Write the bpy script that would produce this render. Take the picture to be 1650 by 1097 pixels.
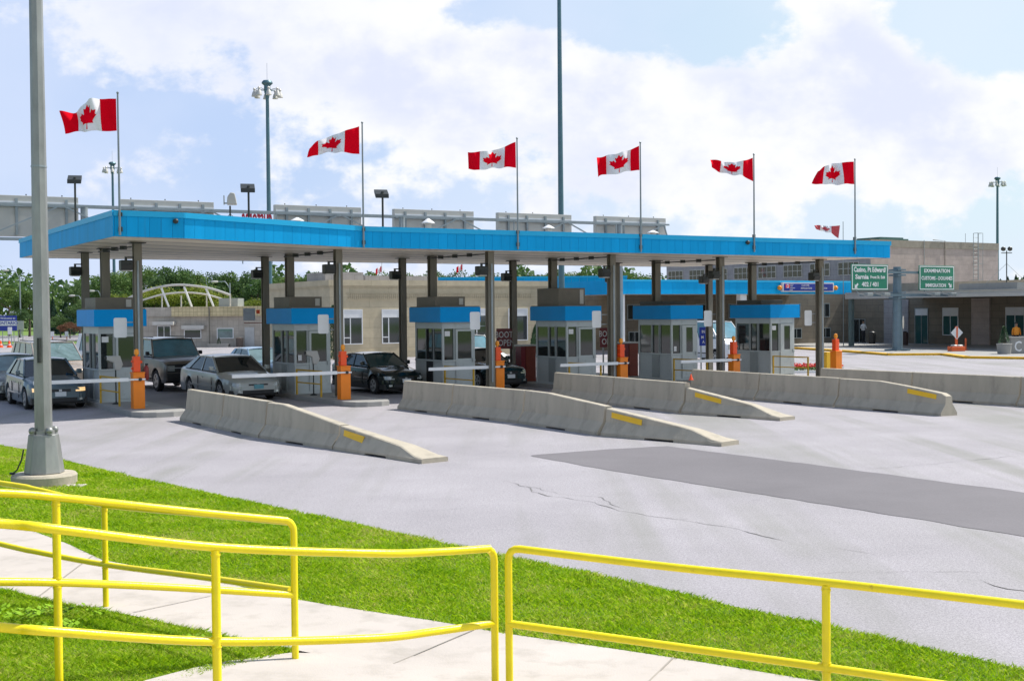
import bpy, bmesh, math, random
import numpy as np
from mathutils import Vector, Matrix, noise
random.seed(7); np.random.seed(7)
S = bpy.context.scene
for o in list(bpy.data.objects): bpy.data.objects.remove(o)

# ------------------------------------------------------------------ camera
W0, H0, F0 = 1650.0, 1097.0, 1988.0
CAMH, PITCH, ROLL = 2.75, 0.0232, -0.0093
cam_d = bpy.data.cameras.new('camera'); cam = bpy.data.objects.new('camera', cam_d)
S.collection.objects.link(cam); S.camera = cam
_f = Vector((0, math.cos(PITCH), -math.sin(PITCH))); _u = Vector((0, math.sin(PITCH), math.cos(PITCH))); _x = Vector((1, 0, 0))
RX = _x*math.cos(ROLL) + _u*math.sin(ROLL); UX = -_x*math.sin(ROLL) + _u*math.cos(ROLL); FX = _f
m = Matrix((RX, UX, -FX)).transposed().to_4x4(); m.translation = Vector((0, 0, CAMH)); cam.matrix_world = m
cam_d.sensor_fit = 'HORIZONTAL'; cam_d.sensor_width = 36; cam_d.lens = 36*F0/W0
cam_d.clip_start = 0.1; cam_d.clip_end = 3000

# ------------------------------------------------------------------ light, sky, exposure
SUN_EL = math.radians(54); SUN_AZ = math.atan2(0.90, 0.42)      # azimuth from +Y towards +X
sd = bpy.data.lights.new('sun', 'SUN'); sd.energy = 4.2; sd.angle = math.radians(0.53); sd.color = (1.0, 0.955, 0.88)
sun = bpy.data.objects.new('sun', sd); S.collection.objects.link(sun)
sv = Vector((math.sin(SUN_AZ)*math.cos(SUN_EL), math.cos(SUN_AZ)*math.cos(SUN_EL), math.sin(SUN_EL)))
sun.rotation_euler = sv.to_track_quat('Z', 'Y').to_euler(); sun.location = (30, 20, 60)
S.view_settings.view_transform = 'Standard'; S.view_settings.look = 'None'
S.view_settings.exposure = 0.52; S.view_settings.gamma = 1.0

world = bpy.data.worlds.new('World'); S.world = world; world.use_nodes = True
wn = world.node_tree.nodes; wl = world.node_tree.links; wn.clear()
def N(nt, t, **k):
    n = nt.nodes.new(t)
    for a, b in k.items():
        if a.startswith('i_'):
            key = a[2:].replace('_', ' ')
            n.inputs[int(key) if key.isdigit() else key].default_value = b
        else: setattr(n, a, b)
    return n
def make_world():
    nt = world.node_tree
    def M(op, a, b=None, c=None):
        n = nt.nodes.new('ShaderNodeMath'); n.operation = op
        for i, v in enumerate((a, b, c)):
            if v is None: continue
            if isinstance(v, (int, float)): n.inputs[i].default_value = v
            else: nt.links.new(v, n.inputs[i])
        return n.outputs[0]
    out = nt.nodes.new('ShaderNodeOutputWorld'); bg = nt.nodes.new('ShaderNodeBackground')
    sky = nt.nodes.new('ShaderNodeTexSky'); sky.sky_type = 'NISHITA'; sky.sun_disc = False
    sky.sun_elevation = SUN_EL; sky.sun_rotation = SUN_AZ; sky.altitude = 180; sky.air_density = 1.0; sky.dust_density = 1.2; sky.ozone_density = 1.0
    tc = nt.nodes.new('ShaderNodeTexCoord'); sp = nt.nodes.new('ShaderNodeSeparateXYZ'); nt.links.new(tc.outputs['Generated'], sp.inputs[0])
    ay = M('MAXIMUM', M('ABSOLUTE', sp.outputs[1]), 0.25)
    a = M('DIVIDE', sp.outputs[0], ay); e = M('DIVIDE', sp.outputs[2], ay)
    cb = nt.nodes.new('ShaderNodeCombineXYZ'); nt.links.new(a, cb.inputs[0]); nt.links.new(M('MULTIPLY', e, 1.35), cb.inputs[1]); nt.links.new(M('MULTIPLY', sp.outputs[1], 0.6), cb.inputs[2])
    def noi(scale, det, rough, off, dist=0.0):
        mp = nt.nodes.new('ShaderNodeMapping'); mp.inputs['Location'].default_value = off; nt.links.new(cb.outputs[0], mp.inputs[0])
        n = nt.nodes.new('ShaderNodeTexNoise'); n.inputs['Scale'].default_value = scale; n.inputs['Detail'].default_value = det
        n.inputs['Roughness'].default_value = rough; n.inputs['Distortion'].default_value = dist; nt.links.new(mp.outputs[0], n.inputs['Vector']); return n.outputs['Fac']
    n1 = noi(10, 10, 0.56, (3.1, 0.4, 0)); n2 = noi(22, 6, 0.6, (0.3, 5.2, 1)); n3 = noi(4, 5, 0.5, (8.3, 1.0, 2)); n4 = noi(10, 4, 0.5, (1.3, 9.0, 2))
    # cloud banks, each one placed by its azimuth and height above the horizon (tangents) with a radius
    banks = [(-0.21, 0.25, 0.13, 0.04, 0.22), (-0.10, 0.215, 0.12, 0.05, 0.42), (0.0, 0.19, 0.10, 0.032, 0.38), (0.10, 0.17, 0.09, 0.03, 0.38), (0.16, 0.13, 0.07, 0.04, 0.32),
             (0.26, 0.19, 0.075, 0.04, 0.40), (0.30, 0.125, 0.14, 0.04, 0.26), (0.245, 0.26, 0.05, 0.025, 0.30), (-0.27, 0.12, 0.10, 0.03, 0.06), (0.05, 0.09, 0.25, 0.03, 0.10), (0.38, 0.16, 0.10, 0.03, 0.3),
             (-0.36, 0.23, 0.08, 0.03, 0.12), (-0.10, 0.13, 0.09, 0.03, 0.2),
             (0.06, 0.245, 0.11, 0.035, -0.34), (0.19, 0.225, 0.05, 0.05, -0.25), (0.38, 0.23, 0.08, 0.04, -0.30), (-0.40, 0.15, 0.05, 0.07, -0.22), (-0.24, 0.155, 0.10, 0.03, -0.12), (0.14, 0.10, 0.05, 0.03, -0.1)]
    acc = None
    for (ba, be, ra, re, w) in banks:
        da = M('DIVIDE', M('SUBTRACT', a, ba), ra); de = M('DIVIDE', M('SUBTRACT', e, be), re)
        d = M('ADD', M('MULTIPLY', da, da), M('MULTIPLY', de, de)); g = M('MULTIPLY', M('DIVIDE', 1.0, M('ADD', 1.0, M('MULTIPLY', d, d))), w)
        acc = g if acc is None else M('ADD', acc, g)
    dens = M('ADD', M('ADD', M('MULTIPLY', n1, 1.25), M('MULTIPLY', n2, 0.58)), acc)
    def ramp(v, lo, hi):
        mr = nt.nodes.new('ShaderNodeMapRange'); mr.interpolation_type = 'SMOOTHSTEP'; nt.links.new(v, mr.inputs[0])
        mr.inputs[1].default_value = lo; mr.inputs[2].default_value = hi; return mr.outputs[0]
    mask = M('MULTIPLY', ramp(dens, 0.97, 1.17), 0.94); veil = M('MULTIPLY', ramp(n3, 0.35, 0.65), 0.35)
    def mix(f, c1, c2, blend='MIX'):
        mx = nt.nodes.new('ShaderNodeMix'); mx.data_type = 'RGBA'; mx.blend_type = blend
        if isinstance(f, (int, float)): mx.inputs[0].default_value = f
        else: nt.links.new(f, mx.inputs[0])
        for i, c in ((6, c1), (7, c2)):
            if isinstance(c, tuple): mx.inputs[i].default_value = c
            else: nt.links.new(c, mx.inputs[i])
        return mx.outputs[2]
    skys = mix(1.0, sky.outputs[0], (0.10, 0.10, 0.10, 1), 'MULTIPLY')
    clear = mix(0.88, skys, mix(ramp(a, -0.25, 0.40), (0.385, 0.485, 0.69, 1), (0.51, 0.62, 0.685, 1)))
    hz = ramp(e, 0.12, -0.02)
    clear = mix(M('MULTIPLY', hz, 0.55), clear, (0.53, 0.59, 0.72, 1))
    ccol = mix(ramp(M('ADD', M('MULTIPLY', n4, 1.0), M('MULTIPLY', n2, 0.55)), 0.58, 0.92), (0.555, 0.585, 0.70, 1), (0.715, 0.715, 0.72, 1))
    ccol = mix(M('MULTIPLY', ramp(a, -0.08, -0.36), 0.6), ccol, (0.54, 0.58, 0.70, 1))
    thick = ramp(dens, 1.05, 1.35)
    ccol = mix(thick, mix(0.35, ccol, (0.74, 0.74, 0.74, 1)), ccol)
    c = mix(veil, clear, (0.58, 0.62, 0.735, 1))
    c = mix(mask, c, ccol)
    low = ramp(sp.outputs[2], -0.01, -0.03)
    c = mix(low, c, (0.2, 0.21, 0.2, 1))
    # the clouds brighten only where they stand; overhead the open sky stays a normal blue
    up = ramp(sp.outputs[2], 0.3, 0.8)
    c = mix(M('MULTIPLY', up, 0.6), c, skys)
    # the side of the sky away from the sun is open and deeper
    c = mix(M('MULTIPLY', ramp(sp.outputs[0], -0.43, -0.65), 0.95), c, skys)
    nt.links.new(c, bg.inputs[0]); bg.inputs[1].default_value = 1.0; nt.links.new(bg.outputs[0], out.inputs[0])
make_world()

# ------------------------------------------------------------------ helpers
TH = 0.551                                    # direction of the booth line
DC = Vector((math.cos(TH), math.sin(TH), 0)); DL = Vector((-math.sin(TH), math.cos(TH), 0))
COL = S.collection
def ray(px, py):
    return FX + RX*((px - W0/2)/F0) - UX*((py - H0/2)/F0)
def gp(px, py, z=0.0):                        # point of a level surface seen at a photo pixel
    r = ray(px, py); t = (z - CAMH)/r.z; return Vector((r.x*t, r.y*t, z))
def at(px, py, D):                            # point at ground distance D
    r = ray(px, py); t = D/r.y; return Vector((r.x*t, D, CAMH + r.z*t))
def zat(px, py, D): return at(px, py, D).z
def xat(px, D, py=500): return at(px, py, D).x

_mats = {}
def mat(name, col, rough=0.6, metal=0.0, var=0.12, scale=3.0, bump=0.0, bscale=40.0, spec=0.5, stretch=None, dirt=None, coat=0.0):
    if name in _mats: return _mats[name]
    m = bpy.data.materials.new(name); m.use_nodes = True; nt = m.node_tree; b = nt.nodes['Principled BSDF']
    b.inputs['Roughness'].default_value = rough; b.inputs['Metallic'].default_value = metal
    b.inputs['Specular IOR Level'].default_value = spec; b.inputs['Coat Weight'].default_value = coat; b.inputs['Coat Roughness'].default_value = 0.04
    tc = N(nt, 'ShaderNodeTexCoord'); mp = N(nt, 'ShaderNodeMapping'); nt.links.new(tc.outputs['Object'], mp.inputs[0])
    if stretch: mp.inputs['Scale'].default_value = stretch
    n1 = N(nt, 'ShaderNodeTexNoise', i_Scale=scale, i_Detail=6.0, i_Roughness=0.6); nt.links.new(mp.outputs[0], n1.inputs['Vector'])
    mr = N(nt, 'ShaderNodeMapRange'); nt.links.new(n1.outputs['Fac'], mr.inputs[0]); mr.inputs[1].default_value = 0.25; mr.inputs[2].default_value = 0.75
    mr.inputs[3].default_value = 1 - var; mr.inputs[4].default_value = 1 + var
    mx = N(nt, 'ShaderNodeMix', data_type='RGBA', blend_type='MULTIPLY'); mx.inputs[0].default_value = 1
    mx.inputs[6].default_value = (*col, 1); nt.links.new(mr.outputs[0], mx.inputs[7]); c = mx.outputs[2]
    if dirt:
        dcol, dscale, lo, hi = dirt
        n3 = N(nt, 'ShaderNodeTexNoise', i_Scale=dscale, i_Detail=8.0, i_Roughness=0.65); nt.links.new(mp.outputs[0], n3.inputs['Vector'])
        r3 = N(nt, 'ShaderNodeMapRange'); nt.links.new(n3.outputs['Fac'], r3.inputs[0]); r3.inputs[1].default_value = lo; r3.inputs[2].default_value = hi
        m3 = N(nt, 'ShaderNodeMix', data_type='RGBA'); nt.links.new(r3.outputs[0], m3.inputs[0]); nt.links.new(c, m3.inputs[6]); m3.inputs[7].default_value = (*dcol, 1); c = m3.outputs[2]
    nt.links.new(c, b.inputs['Base Color'])
    if bump:
        n2 = N(nt, 'ShaderNodeTexNoise', i_Scale=bscale, i_Detail=4.0); nt.links.new(tc.outputs['Object'], n2.inputs['Vector'])
        bp = N(nt, 'ShaderNodeBump', i_Strength=bump, i_Distance=0.02); nt.links.new(n2.outputs['Fac'], bp.inputs['Height']); nt.links.new(bp.outputs[0], b.inputs['Normal'])
    _mats[name] = m; return m

class MB:
    def __init__(s): s.v = []; s.f = []; s.mi = []; s.cur = 0
    def add(s, vs, fs):
        k = len(s.v); s.v += [tuple(v) for v in vs]; s.f += [tuple(i + k for i in f) for f in fs]; s.mi += [s.cur]*len(fs); return s
    def m(s, i): s.cur = i; return s
    def box(s, x0, x1, y0, y1, z0, z1, c=0.0):
        if x0 > x1: x0, x1 = x1, x0
        if y0 > y1: y0, y1 = y1, y0
        if z0 > z1: z0, z1 = z1, z0
        if c <= 0:
            return s.add([(x0,y0,z0),(x1,y0,z0),(x1,y1,z0),(x0,y1,z0),(x0,y0,z1),(x1,y0,z1),(x1,y1,z1),(x0,y1,z1)],
                     [(0,3,2,1),(4,5,6,7),(0,1,5,4),(1,2,6,5),(2,3,7,6),(3,0,4,7)])
        bm = bmesh.new(); bmesh.ops.create_cube(bm, size=1)
        for v in bm.verts: v.co = Vector(((x0+x1)/2 + v.co.x*(x1-x0), (y0+y1)/2 + v.co.y*(y1-y0), (z0+z1)/2 + v.co.z*(z1-z0)))
        bmesh.ops.bevel(bm, geom=list(bm.edges), offset=min(c, (x1-x0)*.45, (y1-y0)*.45, (z1-z0)*.45), segments=2, affect='EDGES', profile=0.6)
        bm.verts.index_update(); s.add([v.co[:] for v in bm.verts], [[v.index for v in f.verts] for f in bm.faces]); bm.free(); return s
    def obox(s, o, ax, ay, az):               # oriented box from corner o and three edge vectors
        o, ax, ay, az = map(Vector, (o, ax, ay, az))
        return s.add([o, o+ax, o+ax+ay, o+ay, o+az, o+ax+az, o+ax+ay+az, o+ay+az], [(0,3,2,1),(4,5,6,7),(0,1,5,4),(1,2,6,5),(2,3,7,6),(3,0,4,7)])
    def bar(s, a, b, w, h, up=(0,0,1)):       # rectangular bar from a to b
        a, b = Vector(a), Vector(b); d = (b-a).normalized(); u = Vector(up)
        if abs(d.dot(u)) > .99: u = Vector((1,0,0))
        x = d.cross(u).normalized(); y = x.cross(d).normalized()
        return s.obox(a - x*w/2 - y*h/2, b-a, x*w, y*h)
    def tube(s, pts, r, n=10, caps=True):
        pts = [Vector(p) for p in pts]; R = r if isinstance(r, (list, tuple)) else [r]*len(pts); vs = []; fs = []
        prev = None
        for i, p in enumerate(pts):
            d = (pts[min(i+1, len(pts)-1)] - pts[max(i-1, 0)]).normalized()
            if prev is None: x = d.orthogonal().normalized() if abs(d.z) < .9 else Vector((1,0,0)); x = (x - d*x.dot(d)).normalized()
            else: x = (prev - d*prev.dot(d)).normalized()
            prev = x; y = d.cross(x)
            for k in range(n): t = 2*math.pi*(k+.5)/n; vs.append(p + (x*math.cos(t) + y*math.sin(t))*R[i])
        for i in range(len(pts)-1):
            for k in range(n): fs.append((i*n+k, i*n+(k+1)%n, (i+1)*n+(k+1)%n, (i+1)*n+k))
        if caps: fs.append(tuple(range(n))[::-1]); fs.append(tuple((len(pts)-1)*n + k for k in range(n)))
        return s.add(vs, fs)
    def prism(s, poly, z0, z1):
        n = len(poly); a = sum(poly[i][0]*poly[(i+1)%n][1]-poly[(i+1)%n][0]*poly[i][1] for i in range(n))
        if a < 0: poly = poly[::-1]
        g = lambda z, i: z[i] if isinstance(z, (list, tuple)) else z
        vs = [(p[0], p[1], g(z0, i)) for i, p in enumerate(poly)] + [(p[0], p[1], g(z1, i)) for i, p in enumerate(poly)]
        return s.add(vs, [tuple(range(n))[::-1], tuple(range(n, 2*n))] + [(i, (i+1)%n, n+(i+1)%n, n+i) for i in range(n)])
    def lathe(s, prof, n=16, c=(0,0,0), axis='z'):
        vs = []; fs = []
        for (r, z) in prof:
            for k in range(n):
                t = 2*math.pi*k/n; p = (r*math.cos(t), r*math.sin(t), z)
                if axis == 'y': p = (p[0], p[2], -p[1])
                if axis == 'x': p = (p[2], p[0], p[1])
                vs.append((p[0]+c[0], p[1]+c[1], p[2]+c[2]))
        for i in range(len(prof)-1):
            for k in range(n): fs.append((i*n+k, i*n+(k+1)%n, (i+1)*n+(k+1)%n, (i+1)*n+k))
        fs.append(tuple(range(n))[::-1]); fs.append(tuple((len(prof)-1)*n+k for k in range(n)))
        return s.add(vs, fs)
    def sphere(s, c, r, n=12, sc=(1,1,1)):
        pr = [(max(1e-3, math.sin(math.pi*i/8))*r, -math.cos(math.pi*i/8)*r) for i in range(9)]; k = len(s.v); s.lathe(pr, n)
        for i in range(k, len(s.v)): v = s.v[i]; s.v[i] = (v[0]*sc[0]+c[0], v[1]*sc[1]+c[1], v[2]*sc[2]+c[2])
        return s
    def build(s, name, mats, parent=None, smooth=False, loc=None, rotz=0, bevel=0):
        me = bpy.data.meshes.new(name); me.from_pydata(s.v, [], s.f)
        if not isinstance(mats, (list, tuple)): mats = [mats]
        for q in mats: me.materials.append(q)
        if len(mats) > 1: me.polygons.foreach_set('material_index', s.mi)
        me.validate(); me.update()
        if smooth: me.polygons.foreach_set('use_smooth', [True]*len(me.polygons)); me.set_sharp_from_angle(angle=math.radians(smooth if smooth is not True else 38))
        o = bpy.data.objects.new(name, me); COL.objects.link(o)
        if parent: o.parent = parent
        if loc is not None: o.location = loc
        o.rotation_euler = (0, 0, rotz)
        if bevel:
            b = o.modifiers.new('bevel', 'BEVEL'); b.width = bevel; b.segments = 2; b.limit_method = 'ANGLE'
        return o
def tag(o, label=None, cat=None, group=None, kind=None):
    if label: o['label'] = label
    if cat: o['category'] = cat
    if group: o['group'] = group
    if kind: o['kind'] = kind
    return o
def thing(name, label, cat, loc=(0,0,0), rotz=0, group=None):
    o = bpy.data.objects.new(name, None); COL.objects.link(o); o.location = loc; o.rotation_euler = (0,0,rotz); o.empty_display_size = .3
    return tag(o, label, cat, group)
def dup(root, loc, rotz=None, label=None, group=None, scale=None):
    r = root.copy(); COL.objects.link(r); r.location = loc
    if rotz is not None: r.rotation_euler = (0,0,rotz)
    if scale: r.scale = scale if isinstance(scale, tuple) else (scale,)*3
    if label: r['label'] = label
    if group: r['group'] = group
    for ch in list(root.children):
        c = ch.copy(); COL.objects.link(c); c.parent = r
        for g in ch.children: d = g.copy(); COL.objects.link(d); d.parent = c
    return r
def text(body, size, mt, parent, loc, rot=(math.pi/2, 0, 0), align='CENTER', name='lettering', ext=0.006, sx=1.0, bold=0.0, mirror=False):
    cu = bpy.data.curves.new('t', 'FONT'); cu.body = body; cu.size = size; cu.extrude = ext; cu.align_x = align; cu.align_y = 'CENTER'; cu.offset = bold; cu.resolution_u = 2
    to = bpy.data.objects.new('t', cu); COL.objects.link(to)
    bpy.context.view_layer.update(); dg = bpy.context.evaluated_depsgraph_get()
    me = bpy.data.meshes.new_from_object(to.evaluated_get(dg)); bpy.data.objects.remove(to)
    me.transform(Matrix.Diagonal((-sx if mirror else sx, 1, 1, 1))); me.materials.clear(); me.materials.append(mt); me.name = name
    o = bpy.data.objects.new(name, me); COL.objects.link(o); o.parent = parent; o.location = loc; o.rotation_euler = rot; return o

def fit(o, w, h):
    vs = [v.co for v in o.data.vertices]; x0, x1 = min(v.x for v in vs), max(v.x for v in vs); y0, y1 = min(v.y for v in vs), max(v.y for v in vs)
    o.data.transform(Matrix.Diagonal((w/(x1-x0), h/(y1-y0), 1, 1)) @ Matrix.Translation((-(x0+x1)/2, -(y0+y1)/2, 0))); return o
# ------------------------------------------------------------------ materials
def lin(r, g, b):
    f = lambda c: ((c/255+.055)/1.055)**2.4 if c > 10 else c/255/12.92
    return (f(r), f(g), f(b))
M_yel = mat('yellow_rail_paint', (0.84, 0.68, 0.004), 0.34, var=0.06, scale=9, bump=0.10, bscale=70, dirt=((0.42, 0.24, 0.03), 11, 0.66, 0.80))
M_galv = mat('galvanised_steel', (0.29, 0.295, 0.285), 0.42, 0.45, var=0.28, scale=4, bump=0.05, stretch=(1,1,.3), dirt=((0.30, 0.17, 0.07), 3, 0.66, 0.80))
M_galv2 = mat('galvanised_truss', (0.30, 0.34, 0.36), 0.45, 0.4, var=0.15)
M_white = mat('white_paint', (0.72, 0.73, 0.74), 0.35, var=0.05)
M_signback = mat('sign_back', (0.50, 0.49, 0.46), 0.45, 0.1, var=0.07, scale=2)
M_col = mat('column_paint', (0.19, 0.175, 0.14), 0.5, 0.1, var=0.15, scale=4, stretch=(1,1,.25))
M_dark = mat('dark_fixture', (0.022, 0.026, 0.024), 0.45, var=0.1)
M_grey = mat('booth_grey', (0.46, 0.50, 0.50), 0.4, 0.1, var=0.07, scale=2, dirt=((0.22, 0.22, 0.19), 4, 0.6, 0.85))
M_greydk = mat('booth_frame', (0.28, 0.31, 0.31), 0.4, 0.2, var=0.08)
M_roofbox = mat('roof_unit', (0.17, 0.155, 0.125), 0.6, var=0.12)
M_glass = mat('dark_glass', (0.018, 0.024, 0.026), 0.04, var=0.05, spec=0.9)
M_orange = mat('orange_cabinet', (0.85, 0.22, 0.005), 0.4, var=0.08, dirt=((0.40, 0.13, 0.02), 6, 0.65, 0.85))
M_redor = mat('orange_red_housing', (0.85, 0.085, 0.012), 0.4, var=0.06)
M_amber = mat('amber_lens', (0.85, 0.30, 0.01), 0.2, var=0.04)
M_maroon = mat('maroon_panel', (0.17, 0.010, 0.018), 0.4, var=0.1)
M_brick = mat('red_brown_panel', (0.22, 0.035, 0.015), 0.5, var=0.12)
M_flagred = mat('flag_red', (0.78, 0.0, 0.014), 0.85, spec=.08, var=0.06, scale=5)
M_flagwhite = mat('flag_white', (0.78, 0.79, 0.83), 0.75, var=0.04, scale=5)
M_fadedred = mat('faded_flag_red', (0.50, 0.07, 0.09), 0.8, var=0.1)
M_alu = mat('flagpole_metal', (0.22, 0.25, 0.26), 0.35, 0.6, var=0.1)
M_green = mat('sign_green', (0.006, 0.20, 0.115), 0.35, var=0.05)
M_bluesign = mat('sign_blue', (0.008, 0.03, 0.30), 0.35, var=0.05)
M_tyre = mat('tyre_rubber', (0.014, 0.014, 0.015), 0.75, var=0.2)
M_rim = mat('wheel_alloy', (0.42, 0.43, 0.44), 0.3, 0.7, var=0.08)
M_plate = mat('plate_white', (0.65, 0.68, 0.70), 0.4, var=0.1)
M_lamp = mat('headlamp_lens', (0.42, 0.44, 0.42), 0.10, 0.35, var=0.25, scale=20)
M_black = mat('black_plastic', (0.015, 0.016, 0.018), 0.5, var=0.1)
M_mast = mat('mast_paint', (0.075, 0.155, 0.19), 0.4, 0.3, var=0.08)
M_bark = mat('bark', (0.09, 0.07, 0.05), 0.9, var=0.3, scale=8)

def fascia_mat(name, col, rough=0.5):
    m = mat(name, col, rough, 0.0, spec=.12, var=0.09, scale=2.5, stretch=(1,1,.15), dirt=((col[0]*.6+.03, col[1]*.62, col[2]*.55), 5.0, .60, .95)); nt = m.node_tree; b = nt.nodes['Principled BSDF']
    g = N(nt, 'ShaderNodeNewGeometry'); mr = N(nt, 'ShaderNodeMapRange'); nt.links.new(g.outputs['Random Per Island'], mr.inputs[0]); mr.inputs[3].default_value = 0.93; mr.inputs[4].default_value = 1.05
    src = b.inputs['Base Color'].links[0].from_socket; mx = N(nt, 'ShaderNodeMix', data_type='RGBA', blend_type='MULTIPLY'); mx.inputs[0].default_value = 1
    nt.links.new(src, mx.inputs[6]); nt.links.new(mr.outputs[0], mx.inputs[7]); nt.links.new(mx.outputs[2], b.inputs['Base Color']); return m
M_blue = fascia_mat('blue_fascia', (0.004, 0.36, 0.74))
M_bluecap = mat('blue_cap', (0.015, 0.42, 0.74), 0.4, var=0.04, spec=.3)
M_blueB = mat('booth_blue_band', (0.0, 0.32, 0.78), 0.45, var=0.05, scale=2, spec=.12)

def stone_mat(name, col, bw, bh, mortar, offs=0.5, bumpy=0.3, msz=0.012, var=0.2, face=None):
    m = bpy.data.materials.new(name); m.use_nodes = True; nt = m.node_tree; b = nt.nodes['Principled BSDF']; b.inputs['Roughness'].default_value = 0.85
    tc = N(nt, 'ShaderNodeTexCoord'); sp = N(nt, 'ShaderNodeSeparateXYZ'); nt.links.new(tc.outputs['Object'], sp.inputs[0])
    ad = N(nt, 'ShaderNodeMath', operation='ADD'); nt.links.new(sp.outputs[0], ad.inputs[0]); nt.links.new(sp.outputs[1], ad.inputs[1])
    cb = N(nt, 'ShaderNodeCombineXYZ'); nt.links.new(ad.outputs[0], cb.inputs[0]); nt.links.new(sp.outputs[2], cb.inputs[1])
    br = N(nt, 'ShaderNodeTexBrick', offset=offs); nt.links.new(cb.outputs[0], br.inputs['Vector']); br.inputs['Scale'].default_value = 1
    br.inputs['Brick Width'].default_value = bw; br.inputs['Row Height'].default_value = bh; br.inputs['Mortar Size'].default_value = msz
    br.inputs['Color1'].default_value = (*[c*(1-var*.5) for c in col], 1); br.inputs['Color2'].default_value = (*[c*(1+var*.5) for c in col], 1); br.inputs['Mortar'].default_value = (*mortar, 1)
    n = N(nt, 'ShaderNodeTexNoise', i_Scale=1.2, i_Detail=8.0, i_Roughness=0.65); nt.links.new(tc.outputs['Object'], n.inputs['Vector'])
    mr = N(nt, 'ShaderNodeMapRange'); nt.links.new(n.outputs['Fac'], mr.inputs[0]); mr.inputs[1].default_value = .25; mr.inputs[2].default_value = .75; mr.inputs[3].default_value = .8; mr.inputs[4].default_value = 1.15
    mx = N(nt, 'ShaderNodeMix', data_type='RGBA', blend_type='MULTIPLY'); mx.inputs[0].default_value = 1; nt.links.new(br.outputs['Color'], mx.inputs[6]); nt.links.new(mr.outputs[0], mx.inputs[7])
    nt.links.new(mx.outputs[2], b.inputs['Base Color'])
    bp = N(nt, 'ShaderNodeBump', i_Strength=bumpy, i_Distance=0.02, invert=True); nt.links.new(br.outputs['Fac'], bp.inputs['Height']); nt.links.new(bp.outputs[0], b.inputs['Normal'])
    return m
M_stone = stone_mat('tan_stone', (0.50, 0.43, 0.30), 2.6, 0.62, (0.39, 0.33, 0.23), msz=0.014, var=.10)
M_tile = stone_mat('grey_tile', (0.42, 0.38, 0.33), 0.45, 0.45, (0.31, 0.28, 0.24), offs=0)
M_tilecream = stone_mat('cream_tile', (0.56, 0.47, 0.28), 0.32, 0.3, (0.26, 0.21, 0.12), offs=0)
M_pink = stone_mat('pinkish_block', (0.44, 0.37, 0.335), 0.8, 0.4, (0.38, 0.32, 0.29), msz=0.015, var=0.08)
M_greywall = stone_mat('grey_block', (0.33, 0.32, 0.33), 0.8, 0.4, (0.22, 0.21, 0.21), var=0.08)
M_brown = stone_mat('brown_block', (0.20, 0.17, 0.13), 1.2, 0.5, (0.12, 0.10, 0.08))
M_pinkdk = mat('tan_parapet', (0.30, 0.27, 0.22), 0.8, var=0.15)

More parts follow.
